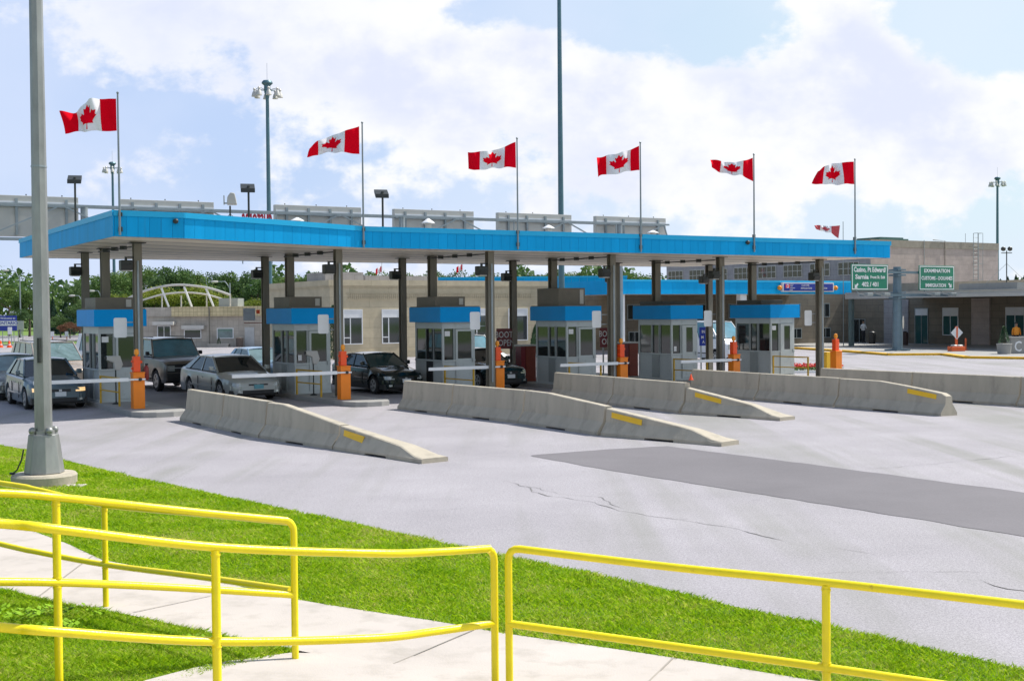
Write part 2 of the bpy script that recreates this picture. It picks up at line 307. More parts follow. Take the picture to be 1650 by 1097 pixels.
# asphalt: pale worn tarmac with aggregate speckle, stains that run with the lanes
def asphalt(name, base, sp_amt, stain=True):
    m = bpy.data.materials.new(name); m.use_nodes = True; nt = m.node_tree; b = nt.nodes['Principled BSDF']; b.inputs['Roughness'].default_value = 0.8
    b.inputs['Specular IOR Level'].default_value = 0.35
    tc = N(nt, 'ShaderNodeTexCoord')
    def noi(sc, det, rough=0.6, stretch=None, rot=0):
        mp = N(nt, 'ShaderNodeMapping'); nt.links.new(tc.outputs['Object'], mp.inputs[0]); mp.inputs['Rotation'].default_value = (0, 0, rot)
        if stretch: mp.inputs['Scale'].default_value = stretch
        n = N(nt, 'ShaderNodeTexNoise', i_Scale=sc, i_Detail=det, i_Roughness=rough); nt.links.new(mp.outputs[0], n.inputs['Vector']); return n.outputs['Fac']
    def rng(v, a, b2, c, d):
        mr = N(nt, 'ShaderNodeMapRange'); nt.links.new(v, mr.inputs[0])
        for i, q in enumerate((a, b2, c, d)): mr.inputs[i+1].default_value = q
        return mr.outputs[0]
    def mul(c, v):
        mx = N(nt, 'ShaderNodeMix', data_type='RGBA', blend_type='MULTIPLY'); mx.inputs[0].default_value = 1
        if isinstance(c, tuple): mx.inputs[6].default_value = c
        else: nt.links.new(c, mx.inputs[6])
        nt.links.new(v, mx.inputs[7]); return mx.outputs[2]
    c = mul((*base, 1), rng(noi(60, 3, 0.9), .40, .60, 1-sp_amt*.8, 1+sp_amt*.7))
    c = mul(c, rng(noi(24, 5, 0.9), .38, .62, 1-sp_amt*.5, 1+sp_amt*.45))
    c = mul(c, rng(noi(0.35, 7, 0.65), .3, .7, .86, 1.08))
    if stain:
        c2 = rng(noi(1.0, 5, 0.6, (1.0, 0.09, 1), -TH-0.28), .50, .72, 0, .50)
        mx = N(nt, 'ShaderNodeMix', data_type='RGBA'); nt.links.new(c2, mx.inputs[0]); nt.links.new(c, mx.inputs[6]); mx.inputs[7].default_value = (base[0]*.66, base[1]*.69, base[2]*.60, 1); c = mx.outputs[2]
        c3 = rng(noi(3.0, 4, 0.5), .66, .74, 0, .35)
        mx = N(nt, 'ShaderNodeMix', data_type='RGBA'); nt.links.new(c3, mx.inputs[0]); nt.links.new(c, mx.inputs[6]); mx.inputs[7].default_value = (base[0]*.6, base[1]*.6, base[2]*.6, 1); c = mx.outputs[2]
    if stain:
        mp = N(nt, 'ShaderNodeMapping'); nt.links.new(tc.outputs['Object'], mp.inputs[0]); mp.inputs['Rotation'].default_value = (0, 0, -TH-.12); mp.inputs['Scale'].default_value = (1, .02, 1)
        w = N(nt, 'ShaderNodeTexNoise', i_Scale=.55, i_Detail=3.0, i_Roughness=.6, i_Distortion=.6); nt.links.new(mp.outputs[0], w.inputs['Vector'])
        tr = rng(w.outputs['Fac'], .47, .60, 0, .62); br_ = rng(noi(.18, 3), .36, .58, 0, 1); mm = N(nt, 'ShaderNodeMath', operation='MULTIPLY'); nt.links.new(tr, mm.inputs[0]); nt.links.new(br_, mm.inputs[1])
        mx = N(nt, 'ShaderNodeMix', data_type='RGBA'); nt.links.new(mm.outputs[0], mx.inputs[0]); nt.links.new(c, mx.inputs[6]); mx.inputs[7].default_value = (base[0]*.60, base[1]*.64, base[2]*.52, 1); c = mx.outputs[2]
    nt.links.new(c, b.inputs['Base Color'])
    bp = N(nt, 'ShaderNodeBump', i_Strength=0.35, i_Distance=0.01); nt.links.new(noi(70, 3, .7), bp.inputs['Height']); nt.links.new(bp.outputs[0], b.inputs['Normal'])
    return m
M_asph = asphalt('worn_asphalt', (0.335, 0.318, 0.338), 0.38)
M_patch = asphalt('newer_asphalt', (0.165, 0.155, 0.165), 0.10, False)
M_conc = mat('path_concrete', (0.48, 0.435, 0.395), 0.85, var=0.10, scale=0.8, bump=0.15, bscale=60, dirt=((0.33, 0.30, 0.26), 2.5, 0.50, 0.80))
M_barrier = mat('barrier_concrete', (0.43, 0.385, 0.305), 0.85, var=0.12, scale=2.5, bump=0.25, bscale=30, stretch=(1,1,.35), dirt=((0.26, 0.235, 0.19), 3.0, 0.52, 0.80))
M_curb = mat('curb_concrete', (0.30, 0.295, 0.28), 0.85, var=0.12, scale=2, bump=0.1)
M_soil = mat('verge_soil', (0.10, 0.17, 0.018), 0.95, var=0.35, scale=1.2, bump=0.3, dirt=((0.20, 0.18, 0.07), 2.0, 0.55, 0.75))
M_fargrass = mat('far_grass', (0.12, 0.20, 0.03), 0.95, var=0.2, scale=0.3)
M_ycurb = mat('yellow_curb_paint', (0.75, 0.42, 0.01), 0.6, var=0.1, scale=3)
M_reflect = mat('yellow_reflector', (0.85, 0.50, 0.01), 0.4, var=0.06)

# ------------------------------------------------------------------ ground
def strip(name, A, B, mt, z=0.0, rows=1, zf=None, kind='structure'):
    mb = MB(); n = len(A); vs = []; fs = []
    for i in range(n):
        for r in range(rows+1):
            p = Vector(A[i]).lerp(Vector(B[i]), r/rows); vs.append((p.x, p.y, (zf(p.x, p.y) if zf else 0) + z))
    w = rows+1
    for i in range(n-1):
        for r in range(rows): fs.append((i*w+r, i*w+r+1, (i+1)*w+r+1, (i+1)*w+r))
    mb.add(vs, fs); o = mb.build(name, mt); me = o.data
    if me.polygons and me.polygons[0].normal.z < 0: me.flip_normals()
    return tag(o, kind=kind)
g = MB(); g.add([(-900,-60,-.06),(900,-60,-.06),(900,1500,-.06),(-900,1500,-.06)], [(0,1,2,3)]); tag(g.build('ground', M_fargrass), kind='structure')
pl = MB(); pl.add([(-75,9,-.0),(60,9,-.0),(95,60,0),(95,150,0),(0,160,0),(-30,117,0),(-80,117,0)], [(0,1,2,3,4,5,6)]); tag(pl.build('road', M_asph), kind='structure')
far = MB(); far.add([(-300,137,0),(-30,137,0),(0,170,0),(0,178,0),(-300,174,0)], [(0,1,2,3,4)]); tag(far.build('far_road', M_asph), kind='structure')
kb = MB(); kb.box(-80,-29,117.0,117.4,-.05,.10); tag(kb.build('far_kerb', M_curb), kind='structure')
pm = [(855,733.5),(950,726),(1073,718.5),(1250,741),(1450,767),(1650,793.5),(1900,827),(2100,854)]
pn = [(855,734.5),(940,750),(1000,760.7),(1250,800),(1450,832),(1650,864),(1900,905),(2100,938)]
def wob(P, s):
    Q_ = []
    for a, b in zip(P[:-1], P[1:]):
        for i in range(14): q = a.lerp(b, i/14); Q_.append(q + Vector((noise.noise(q*1.9+Vector((s,0,0)))*.06, noise.noise(q*2.3+Vector((0,s,0)))*.06, 0)))
    return Q_ + [P[-1]]
strip('asphalt_patch', wob([gp(*p) for p in pm], 1), wob([gp(*p) for p in pn], 5), M_patch, 0.005)
# long dark cracks in the tarmac
def crack(pts, w, seed):
    random.seed(seed); P = [gp(*p) for p in pts]; out = []; 
    for a, b in zip(P[:-1], P[1:]):
        n = max(2, int((b-a).length/0.12))
        for i in range(n):
            t = i/n; p = a.lerp(b, t); d = (b-a).normalized(); q = Vector((-d.y, d.x, 0)); out.append((p + q*(noise.noise(p*3.0)*.10 + random.uniform(-.02,.02)), q))
    mb = MB(); vs = []; fs = []
    for i, (p, q) in enumerate(out):
        ww = w*.5*(0.15 + abs(noise.noise(p*1.7 + Vector((seed,0,0))))*2.2)*(min(i, len(out)-1-i, 4)/4 + .05); vs += [(p+q*ww/2)[:], (p-q*ww/2)[:]]
    vs = [(v[0], v[1], .0045) for v in vs]
    for i in range(len(out)-1): fs.append((2*i, 2*i+1, 2*i+3, 2*i+2))
    mb.add(vs, fs); o = mb.build('pavement_crack', mat('crack_dark', (0.17, 0.162, 0.16), 0.9, var=0.3))
    return tag(o, kind='structure')
crack([(800,774),(835,780),(880,799),(940,806),(1000,822),(1060,832),(1120,842),(1185,852),(1240,867),(1290,878)], .05, 1)
crack([(840,781),(900,795),(960,800),(1020,824)], .03, 2)
crack([(1350,880),(1400,892),(1440,897)], .03, 3)
crack([(1575,930),(1590,938),(1650,953),(1740,972)], .05, 4)
crack([(1390,757),(1500,748),(1650,733)], .04, 5)
crack([(660,825),(720,821),(785,816)], .03, 6)
crack([(1450,948),(1500,944)], .03, 7)
crack([(320,716),(400,712),(450,705)], .03, 8)
crack([(1290,927),(1350,921),(1650,921)], .015, 9)

road_edge = [(-500,618),(-260,672),(-120,697),(0,719),(42,727),(104,744),(208,769),(333,796),(458,823),(540,839),(647,863),(808,897),(901,916),(1000,936),(1100,960),(1196,984),(1343,1013),(1489,1047),(1650,1082),(1900,1140),(2200,1215)]
path_far = [(-700,790),(-400,815),(-200,838),(0,855),(54,859),(110,880),(162,905),(250,922),(333,937),(400,952),(467,968),(540,981),(640,996),(720,1008),(808,1025),(930,1042),(1040,1058),(1160,1077),(1274,1096),(1500,1133),(1900,1200)]
path_near = [(-700,900),(-400,915),(-200,930),(0,951),(83,973),(204,994),(333,1023),(475,1052),(540,1065)]
RE = [gp(*p) for p in road_edge]; PF = [gp(*p) for p in path_far]; PN = [gp(*p) for p in path_near]
def ey(x):                                    # y of the path's near edge for a given x
    pts = PN + [Vector((1.0, 8.8, 0)), Vector((6, 7.2, 0)), Vector((20, 3.0, 0))]
    for a, b in zip(pts[:-1], pts[1:]):
        if a.x <= x <= b.x: return a.y + (b.y-a.y)*(x-a.x)/(b.x-a.x)
    return pts[0].y if x < pts[0].x else pts[-1].y
def hz(x, y): return 0.07*max(0.0, ey(x)-y)
def resample(P, n):
    L = [0]
    for a, b in zip(P[:-1], P[1:]): L.append(L[-1]+(b-a).length)
    out = []
    for i in range(n):
        t = L[-1]*i/(n-1); k = min(len(L)-2, max(j for j in range(len(L)) if L[j] <= t+1e-9)); k = min(k, len(P)-2)
        out.append(P[k].lerp(P[k+1], (t-L[k])/max(1e-9, L[k+1]-L[k])))
    return out
strip('grass_verge_soil', resample(RE, 60), resample(PF, 60), M_soil, 0.02, 3)
PNx = PN + [Vector((.2, 8.9, 0)), Vector((1.0, 8.8-.3, 0)), Vector((3.0, 7.0, 0)), Vector((6.0, 4.8, 0))]
strip('footpath', resample(PF, 60), resample(PNx, 60), M_conc, 0.03, 1)
# near pavement where the photographer stands, rising gently towards the viewer
edge_lo = [(-1.80, 9.72), (-2.25, 9.40), (-2.55, 9.0), (-2.8, 8.0), (-3.3, 5.0), (-4.0, 0.0), (-4.2, -6)]
n_lo = resample([Vector((a, b, 0)) for a, b in edge_lo], 24); n_hi = resample([Vector((-1.4, 9.85, 0)), Vector((1.0, 9.3, 0)), Vector((3.0, 8.0, 0)), Vector((5.2, 5.0, 0)), Vector((5.6, -6, 0))], 24)
n_lo2 = resample([Vector((-1.80, 9.80, 0))] + [Vector((a, b, 0)) for a, b in edge_lo[1:]], 24)
strip('near_pavement', n_lo2, n_hi, M_conc, 0.036, 10, hz)
wl_far = resample([Vector((-14, 13.5, 0))] + PN[3:8], 30); wl_near = resample([Vector((-14, -6, 0)), Vector((-6.0, -6, 0)), Vector((-4.4, 0, 0)), Vector((-3.4, 5, 0)), Vector((-2.75, 8.2, 0)), Vector((-1.85, 9.75, 0))], 30)
strip('grass_bank_soil', wl_far, wl_near, M_soil, 0.015, 8, hz)
# joints in the concrete
mj = mat('joint_dark', (0.33, 0.30, 0.26), 0.9)
def jointline(p, q, w=0.014, z=.0385):
    a, b = gp(*p), gp(*q); d = (b-a).normalized(); n = Vector((-d.y, d.x, 0))*w/2; mb = MB(); mb.add([(a+n)[:2]+(z,), (a-n)[:2]+(z,), (b-n)[:2]+(z,), (b+n)[:2]+(z,)], [(0,1,2,3)])
    return tag(mb.build('path_joint', mj), kind='structure')
jointline((215,992),(340,965)); jointline((630,1078),(765,1020)); jointline((60,968),(150,899)); jointline((1000,1150),(1085,1066))

# ------------------------------------------------------------------ grass blades
def inpoly(x, y, P):
    n = len(P); r = np.zeros(len(x), bool); j = n-1
    for i in range(n):
        xi, yi, xj, yj = P[i][0], P[i][1], P[j][0], P[j][1]
        c = ((yi > y) != (yj > y)) & (x < (xj-xi)*(y-yi)/((yj-yi) if yj != yi else 1e-9)+xi); r ^= c; j = i
    return r
def grass_mat():
    m = bpy.data.materials.new('grass_blades'); m.use_nodes = True; nt = m.node_tree; b = nt.nodes['Principled BSDF']; b.inputs['Roughness'].default_value = 0.55; b.inputs['Specular IOR Level'].default_value = 0.25
    g = N(nt, 'ShaderNodeNewGeometry'); tc = N(nt, 'ShaderNodeTexCoord'); n = N(nt, 'ShaderNodeTexNoise', i_Scale=0.9, i_Detail=7.0, i_Roughness=0.7); nt.links.new(tc.outputs['Object'], n.inputs['Vector'])
    ad = N(nt, 'ShaderNodeMath', operation='MULTIPLY_ADD'); nt.links.new(g.outputs['Random Per Island'], ad.inputs[0]); ad.inputs[1].default_value = .42; nt.links.new(n.outputs['Fac'], ad.inputs[2])
    cr = N(nt, 'ShaderNodeValToRGB'); nt.links.new(ad.outputs[0], cr.inputs[0]); e = cr.color_ramp.elements
    e[0].position = .36; e[0].color = (0.12, 0.27, 0.005, 1); e[1].position = 1.0; e[1].color = (0.58, 0.53, 0.18, 1)
    q = e.new(.60); q.color = (0.27, 0.48, 0.005, 1); q = e.new(.80); q.color = (0.42, 0.58, 0.012, 1)
    tr = N(nt, 'ShaderNodeBsdfTranslucent'); mx = N(nt, 'ShaderNodeMixShader'); mx.inputs[0].default_value = .52
    nt.links.new(cr.outputs[0], b.inputs['Base Color']); nt.links.new(cr.outputs[0], tr.inputs[0]); nt.links.new(b.outputs[0], mx.inputs[1]); nt.links.new(tr.outputs[0], mx.inputs[2]); nt.links.new(mx.outputs[0], nt.nodes['Material Output'].inputs[0]); return m
M_grass = grass_mat()
def grass(name, poly, dens, zf, hmin, hmax, wd, seed):
    rs = np.random.RandomState(seed); P = np.array([(p[0], p[1]) for p in poly]); x0, y0 = P.min(0); x1, y1 = P.max(0); K = int((x1-x0)*(y1-y0)*dens)
    x = rs.uniform(x0, x1, K); y = rs.uniform(y0, y1, K)
    k = inpoly(x, y, P) & (np.abs(x) < y*.50+1.0)        # keep the part that can be seen, with a margin
    D = np.maximum(y, 4); keep = rs.rand(K) < np.clip((11.0/D)**1.2, .25, 1); k &= keep; x, y = x[k], y[k]; D = D[k]; n = len(x)
    cl = np.array([noise.noise(Vector((a*2.2, b*2.2, 3))) for a, b in zip(x, y)]); 
    h = rs.uniform(hmin, hmax, n)*(1+.6*cl); w = wd*np.clip(D/10, .8, 3)*rs.uniform(.7, 1.3, n); a = rs.uniform(0, 2*np.pi, n); ln = rs.uniform(.5, 1.7, n)*h; la = rs.uniform(0, 2*np.pi, n)
    z = np.array([zf(u, v) for u, v in zip(x, y)]) if zf else np.zeros(n)
    ca, sa = np.cos(a)*w/2, np.sin(a)*w/2; tx, ty = x+np.cos(la)*ln, y+np.sin(la)*ln
    V = np.empty((n, 5, 3)); mx_, my_ = x+np.cos(la)*ln*.3, y+np.sin(la)*ln*.3
    V[:,0] = np.stack([x-ca, y-sa, z], 1); V[:,1] = np.stack([x+ca, y+sa, z], 1); V[:,2] = np.stack([mx_+ca*.8, my_+sa*.8, z+h*.55], 1); V[:,3] = np.stack([tx, ty, z+h], 1); V[:,4] = np.stack([mx_-ca*.8, my_-sa*.8, z+h*.55], 1)
    me = bpy.data.meshes.new(name); me.vertices.add(n*5); me.vertices.foreach_set('co', V.ravel()); me.loops.add(n*5); me.loops.foreach_set('vertex_index', np.arange(n*5)); me.polygons.add(n)
    me.polygons.foreach_set('loop_start', np.arange(n)*5); me.polygons.foreach_set('loop_total', np.full(n, 5)); me.materials.append(M_grass); me.update(); me.validate()
    o = bpy.data.objects.new(name, me); COL.objects.link(o); return o, n
vpoly = [p[:2] for p in RE] + [p[:2] for p in PF[::-1]]
gv, n1_ = grass('verge_grass', vpoly, 5200, lambda a, b: 0.02, .018, .045, .0075, 1)
tag(gv, 'short bright green mown grass between the footpath and the road', 'grass', kind='stuff')
bp_ = [p[:2] for p in wl_far] + [p[:2] for p in wl_near[::-1]]
gb, n2_ = grass('bank_grass', bp_, 7500, lambda a, b: 0.015 + hz(a, b), .018, .050, .0065, 2)
tag(gb, 'rougher patchy green grass on the bank between the yellow railings', 'grass', kind='stuff')
print('blades', n1_, n2_)
def weeds():
    mb = MB(); random.seed(3)
    for i in range(260):
        px = random.uniform(0, 330); py = random.uniform(985, 1090); p = gp(px, py, .05)
        if noise.noise(p*1.1) < -.02 or p.y > ey(p.x)-.35 or p.y < 9.6: continue
        p.z += hz(p.x, p.y)
        for k in range(random.randint(4, 9)):
            a = random.uniform(0, 6.28); r = random.uniform(.02, .07); h = random.uniform(.02, .09); s = random.uniform(.015, .035); c = p + Vector((math.cos(a)*r, math.sin(a)*r, h)); u = Vector((math.cos(a), math.sin(a), .4))*s; v = Vector((-math.sin(a), math.cos(a), 0))*s*.7
            mb.add([c-u, c+v, c+u, c-v], [(0,1,2,3)])
    o = mb.build('clover_patch', mat('weed_leaf', (0.19, 0.34, 0.01), 0.6, var=0.3, scale=9, spec=.2)); tag(o, 'broad-leaved weeds among the grass below the left railing', 'weeds', kind='stuff')
weeds()

# ------------------------------------------------------------------ yellow railings
def smooth_path(P, n=8):
    P = [Vector(p) for p in P]; out = []
    for i in range(len(P)-1):
        p0, p1, p2, p3 = P[max(i-1,0)], P[i], P[i+1], P[min(i+2,len(P)-1)]
        for k in range(n):
            t = k/n; out.append(0.5*((2*p1)+(-p0+p2)*t+(2*p0-5*p1+4*p2-p3)*t*t+(-p0+3*p1-3*p2+p3)*t**3))
    return out + [P[-1]]
PR = 0.0275
def corner(prev, c, down, r=.09):             # rounded bend from the rail into its end post
    prev, c, down = Vector(prev), Vector(c), Vector(down); a = (prev-c).normalized(); b = (down-c).normalized(); return [c+a*r] + [c + a*r*(1-t)**2 + b*r*t**2 for t in (.25,.5,.75)] + [c+b*r]
def railing(label, top, low, posts, end=None, start=None, zb=-.05):
    b = at(*top[0]); r = thing('handrail', label, 'railing', (0,0,0))
    T = smooth_path([at(*p) for p in top]); Lw = smooth_path([at(*p) for p in low])
    if end:  T = T[:-1] + corner(T[-3], T[-1], T[-1]-Vector((0,0,1))) + [Vector((T[-1].x, T[-1].y, zb))]
    if start: T = [Vector((T[0].x, T[0].y, zb))] + corner(T[2], T[0], T[0]-Vector((0,0,1)))[::-1] + T[1:]
    MB().tube(T, PR, 14).build('top_rail', M_yel, r, smooth=60)
    MB().tube(Lw, PR, 14).build('lower_rail', M_yel, r, smooth=60)
    for (px, pyt, D, z0) in posts:
        p = at(px, pyt, D); m = MB(); m.tube([(p.x, p.y, z0), (p.x, p.y, p.z-.01)], PR, 14); m.lathe([(.06, z0), (.06, z0+.012)], 12, (p.x, p.y, 0)); m.tube([(p.x,p.y,p.z-.045),(p.x,p.y,p.z-.032)], PR+.004, 14); lz = min(Lw, key=lambda v: (v.x-p.x)**2+(v.y-p.y)**2).z; m.tube([(p.x,p.y,lz-.036),(p.x,p.y,lz-.028)], PR+.004, 14).tube([(p.x,p.y,lz+.028),(p.x,p.y,lz+.036)], PR+.004, 14); m.build('post', M_yel, r, smooth=60)
    return r
railing('nearest yellow pipe handrail, curving from bottom left to a rounded post near the centre',
    [(-260,822,6.3),(0,843,6.8),(90,852,6.9),(347,881,7.55),(598,891,8.1),(700,889,8.5),(796,883,8.85)],
    [(-260,985,6.3),(0,1010,6.8),(90,1017,6.9),(347,1033,7.55),(598,1028,8.1),(700,1017,8.5),(796,1003.5,8.85)], [(347,883,7.55,.1),(-200,830,6.4,.2)], end=True)
railing('yellow pipe handrail behind the nearest one, its rounded end standing on the grass bank',
    [(-260,788,7.3),(0,794,8.0),(94,801,8.27),(200,812,8.7),(333,826,9.15),(473,839,9.6)],
    [(-260,937,7.3),(0,937,8.0),(94,938,8.27),(200,942,8.7),(333,949,9.15),(473,958,9.6)], [(90,803,8.27,.16),(-230,789,7.4,.25)], end=True, zb=.05)
railing('yellow pipe handrail farthest left, along the footpath below the lamp pole base',
    [(-300,735,14.0),(0,778,12.3),(60,789,12.0),(168,813,11.5),(330,828,10.5),(468,841,9.66)],
    [(-300,805,14.0),(0,876,12.3),(60,889,12.0),(168,909,11.5),(330,930,10.5),(468,950,9.66)], [(168,815,11.5,.0),(-220,750,13.5,.0)])
railing('long straight yellow pipe handrail on the right, running out of the photo',
    [(819,882,8.8),(1080,913,8.4),(1331,938,8.0),(1650,974,7.5),(1950,1010,7.1)],
    [(819,1004,8.8),(1080,1040,8.4),(1331,1075,8.0),(1650,1122,7.5),(1950,1166,7.1)], [(1331,940,8.0,-.02),(1800,995,7.3,-.02)], start=True)

# ------------------------------------------------------------------ big foreground lamp pole
def big_pole():
    x, D = -7.62, 20.0
    r = thing('lamp_pole', 'tall galvanised octagonal lamp pole on a round concrete footing in the grass verge', 'lamp pole', (x, D, 0), .05)
    MB().tube([(0,0,.86),(0,0,14)], [.138,.075], 8).build('shaft', M_galv, r)
    n8 = lambda rr, z: [(rr*math.cos(2*math.pi*(k+.5)/8), rr*math.sin(2*math.pi*(k+.5)/8), z) for k in range(8)]
    m = MB(); m.tube([(0,0,.21),(0,0,.84)], [.315,.235], 8); m.build('base_housing', M_galv, r, bevel=.012)
    m = MB().tube([(0,0,.84),(0,0,.90)], .17, 8); m.build('flange', M_galv, r)
    for k in range(4):
        a = math.pi/4 + k*math.pi/2; MB().sphere((.19*math.cos(a), .19*math.sin(a), .90), .062, 10).lathe([(.05,.84),(.05,.89)], 8, (.19*math.cos(a), .19*math.sin(a), 0)).build('bolt_cover', M_galv, r, smooth=True)
    MB().lathe([(.50,-.05),(.51,.17),(.48,.205),(.02,.21)], 32).build('footing', M_barrier, r, smooth=30)
    MB().tube([(-.24,-.25,.62),(-.27,-.27,.45),(-.33,-.3,.3),(-.42,-.28,.225),(-.45,-.2,.225)], .012, 6).sphere((-.43,-.24,.235), .035, 8, (1.4,1,.6)).build('cable', M_dark, r, smooth=True)
    for z in (8.0, 5.15): MB().tube([(0,0,z),(0,0,z+.03)], .125 if z < 6 else .112, 8).build('strap', M_galv2, r)
    MB().box(-.02,.02,-.19,-.13,2.0,2.4).build('conduit_box', M_dark, r)
    random.seed(5); st = MB()
    for k in range(34): st.sphere((.52+random.uniform(-.05,.22), -.28+random.uniform(-.1,.12), .03), random.uniform(.015,.035), 6, (1.3,1,.7))
    o = st.build('gravel', M_conc); o.location = (x, D, 0); tag(o, 'small heap of pale stones beside the pole footing', 'stones', kind='stuff')
big_pole()

# ------------------------------------------------------------------ concrete barriers
LV = [(0.0,.30),(.065,.30),(.30,.135),(.81,.078)]
def hw(z):
    for (a, wa), (b, wb) in zip(LV[:-1], LV[1:]):
        if z <= b: return wa + (wb-wa)*(z-a)/(b-a)
    return LV[-1][1]
def barrier(a, b, hs, label, refl=None, slot=True):
    a, b = Vector((*a, 0)), Vector((*b, 0)); L = (b-a).length - .055; ang = math.atan2(b.y-a.y, b.x-a.x)
    r = thing('concrete_barrier', label, 'barrier', a, ang, 'concrete barriers between the exit lanes')
    def h(t):
        for (t0, h0), (t1, h1) in zip(hs[:-1], hs[1:]):
            if t <= t1: return h0 + (h1-h0)*(t-t0)/(t1-t0)
        return hs[-1][1]
    T = sorted(set([0, 1] + [t for t, _ in hs] + [i/12 for i in range(13)])); st = []
    for t in T:
        st.append((t, 0))
    if slot:
        st = [q for q in st if not any(abs(q[0]-s) < .085 for s in (.46,.54))]
        for s in (.5,): st += [(s-.12, 0), (s-.1199, .038), (s+.1199, .038), (s+.12, 0)]
        st.sort()
    vs = []; fs = []; K = 10
    for (t, z0) in st:
        H = max(h(t), .09); x = L*t
        zz = [z0, max(.075, z0), min(.30, max(H-.02, .08)), H-.015, H]; ww = [hw(0), hw(.065), hw(zz[2]), hw(H-.015), max(hw(H)-.018, .02)]
        jit = lambda k: noise.noise(Vector((x*1.5+a.x, k*2.7, a.y)))*.006
        row = [(x, -w+jit(i), z) for i, (w, z) in enumerate(zip(ww, zz))] + [(x, w+jit(i+9), z) for i, (w, z) in reversed(list(enumerate(zip(ww, zz))))]
        vs += row
    for i in range(len(st)-1):
        for k in range(K): fs.append((i*K+k, (i+1)*K+k, (i+1)*K+(k+1)%K, i*K+(k+1)%K))
    fs.append(tuple(range(K))); n = len(st)-1; fs.append(tuple(n*K+k for k in range(K))[::-1])
    MB().add(vs, fs).build('concrete_body', M_barrier, r, bevel=.008)
    if refl:
        t0, t1 = refl; z0, z1 = h(t0)-.055, h(t1)-.055; m = MB(); e = .006
        for s in (-1, 1):
            q = lambda t, z: Vector((L*t, s*(hw(z)+e+.004), z))
            m.add([q(t0,z0-.12), q(t1,z1-.12), q(t1,z1), q(t0,z0)], [(0,1,2,3)] if s < 0 else [(3,2,1,0)])
        o = m.build('reflector', M_reflect, r); so = o.modifiers.new('s', 'SOLIDIFY'); so.thickness = .006
    return r
FULL = [(0,.81),(1,.81)]
row = lambda p, q, n: [((p[0]+(q[0]-p[0])*i/n, p[1]+(q[1]-p[1])*i/n)) for i in range(n+1)]
b1 = row((-8.42,32.23), (-5.38,27.45), 2); e1 = row((-5.38,27.45), (-1.40,22.55), 2)
barrier(b1[0], b1[1], FULL, 'full-height concrete barrier at the rear of the leftmost barrier row'); barrier(b1[1], b1[2], FULL, 'full-height concrete barrier, second from the rear in the leftmost row')
barrier(e1[0], e1[1], [(0,.79),(.22,.78),(1,.49)], 'third concrete barrier of the leftmost row, its top sloping down')
barrier(e1[1], e1[2], [(0,.48),(.72,.25),(1,.05)], 'low tapered end barrier with yellow reflector, closest to the viewer of all', (.05,.30))
b2 = [(-3.05,35.43), (-1.51,33.17), (.39,30.47)]
barrier(b2[0], b2[1], FULL, 'full-height concrete barrier at the rear of the second row, in front of the black coupe'); barrier(b2[1], b2[2], FULL, 'second full-height concrete barrier of the row that ends before the dark asphalt patch')
barrier(b2[2], (2.15,27.3), [(0,.81),(.30,.80),(1,.64)], 'third concrete barrier of the second row, with a bent top edge')
barrier((2.15,27.3), (4.45,24.95), [(0,.60),(.74,.28),(1,.05)], 'low tapered end barrier with yellow reflector beside the dark asphalt patch', (.05,.32))
b3 = row((1.41,39.3), (4.72,33.0), 2)
barrier(b3[0], b3[1], FULL, 'rear full-height concrete barrier of the third row, below the fourth gate arm'); barrier(b3[1], b3[2], FULL, 'second full-height concrete barrier of the third row, small orange cone on its end')
barrier(b3[2], (6.85,30.5), [(0,.68),(.68,.34),(1,.05)], 'short tapered end barrier with yellow reflector finishing the third row', (.10,.38))
b4 = row((5.96,40.5), (9.26,34.6), 2)
barrier(b4[0], b4[1], FULL, 'rear full-height concrete barrier of the fourth row, below the fifth gate arm'); barrier(b4[1], b4[2], FULL, 'second full-height concrete barrier of the fourth row, with a curved crack stain')
barrier(b4[2], (11.15,31.35), [(0,.80),(.42,.79),(.96,.57),(1,.50)], 'last barrier of the fourth row, blunt sloped end with high yellow reflector', (.66,.92))
b5 = row((10.2,40.5), (18.3,28.2), 4)
for i, lb in enumerate(['first concrete barrier of the far right row, next to the orange gate box', 'second concrete barrier of the far right row, behind the blunt sloped end', 'concrete barrier of the far right row at the edge of the photo', None]):
    if lb: barrier(b5[i], b5[i+1], FULL, lb)
cn = thing('traffic_cone', 'tiny orange red cone on the end of the third row of barriers', 'cone', at(1113.5, 612, 33.05))
MB().lathe([(.07,0),(.07,.012),(.05,.014),(.012,.16)], 12).build('cone_body', M_redor, cn, smooth=True); MB().lathe([(.034,.07),(.027,.1)], 12).build('white_band', M_white, cn)

# ------------------------------------------------------------------ booths: corner points of the blue bands (front left corner on the ground)
BM = [(-12.39,36.60), (-7.09,39.72), (-2.38,41.12), (1.87,43.07), (5.86,45.52), (9.93,47.39)]
BW, BL = 1.55, 2.30
def loc2w(k, u, v, z=0): b = BM[k]; return Vector((b[0], b[1], z)) + DC*u + DL*v
def lanept(k, px, u=.775):                    # point of island k's centre line that stands at photo column px
    b = loc2w(k, u, 0); q = (px - W0/2)/F0; t = (q*b.y - b.x)/(DL.x - q*DL.y); return b + DL*t
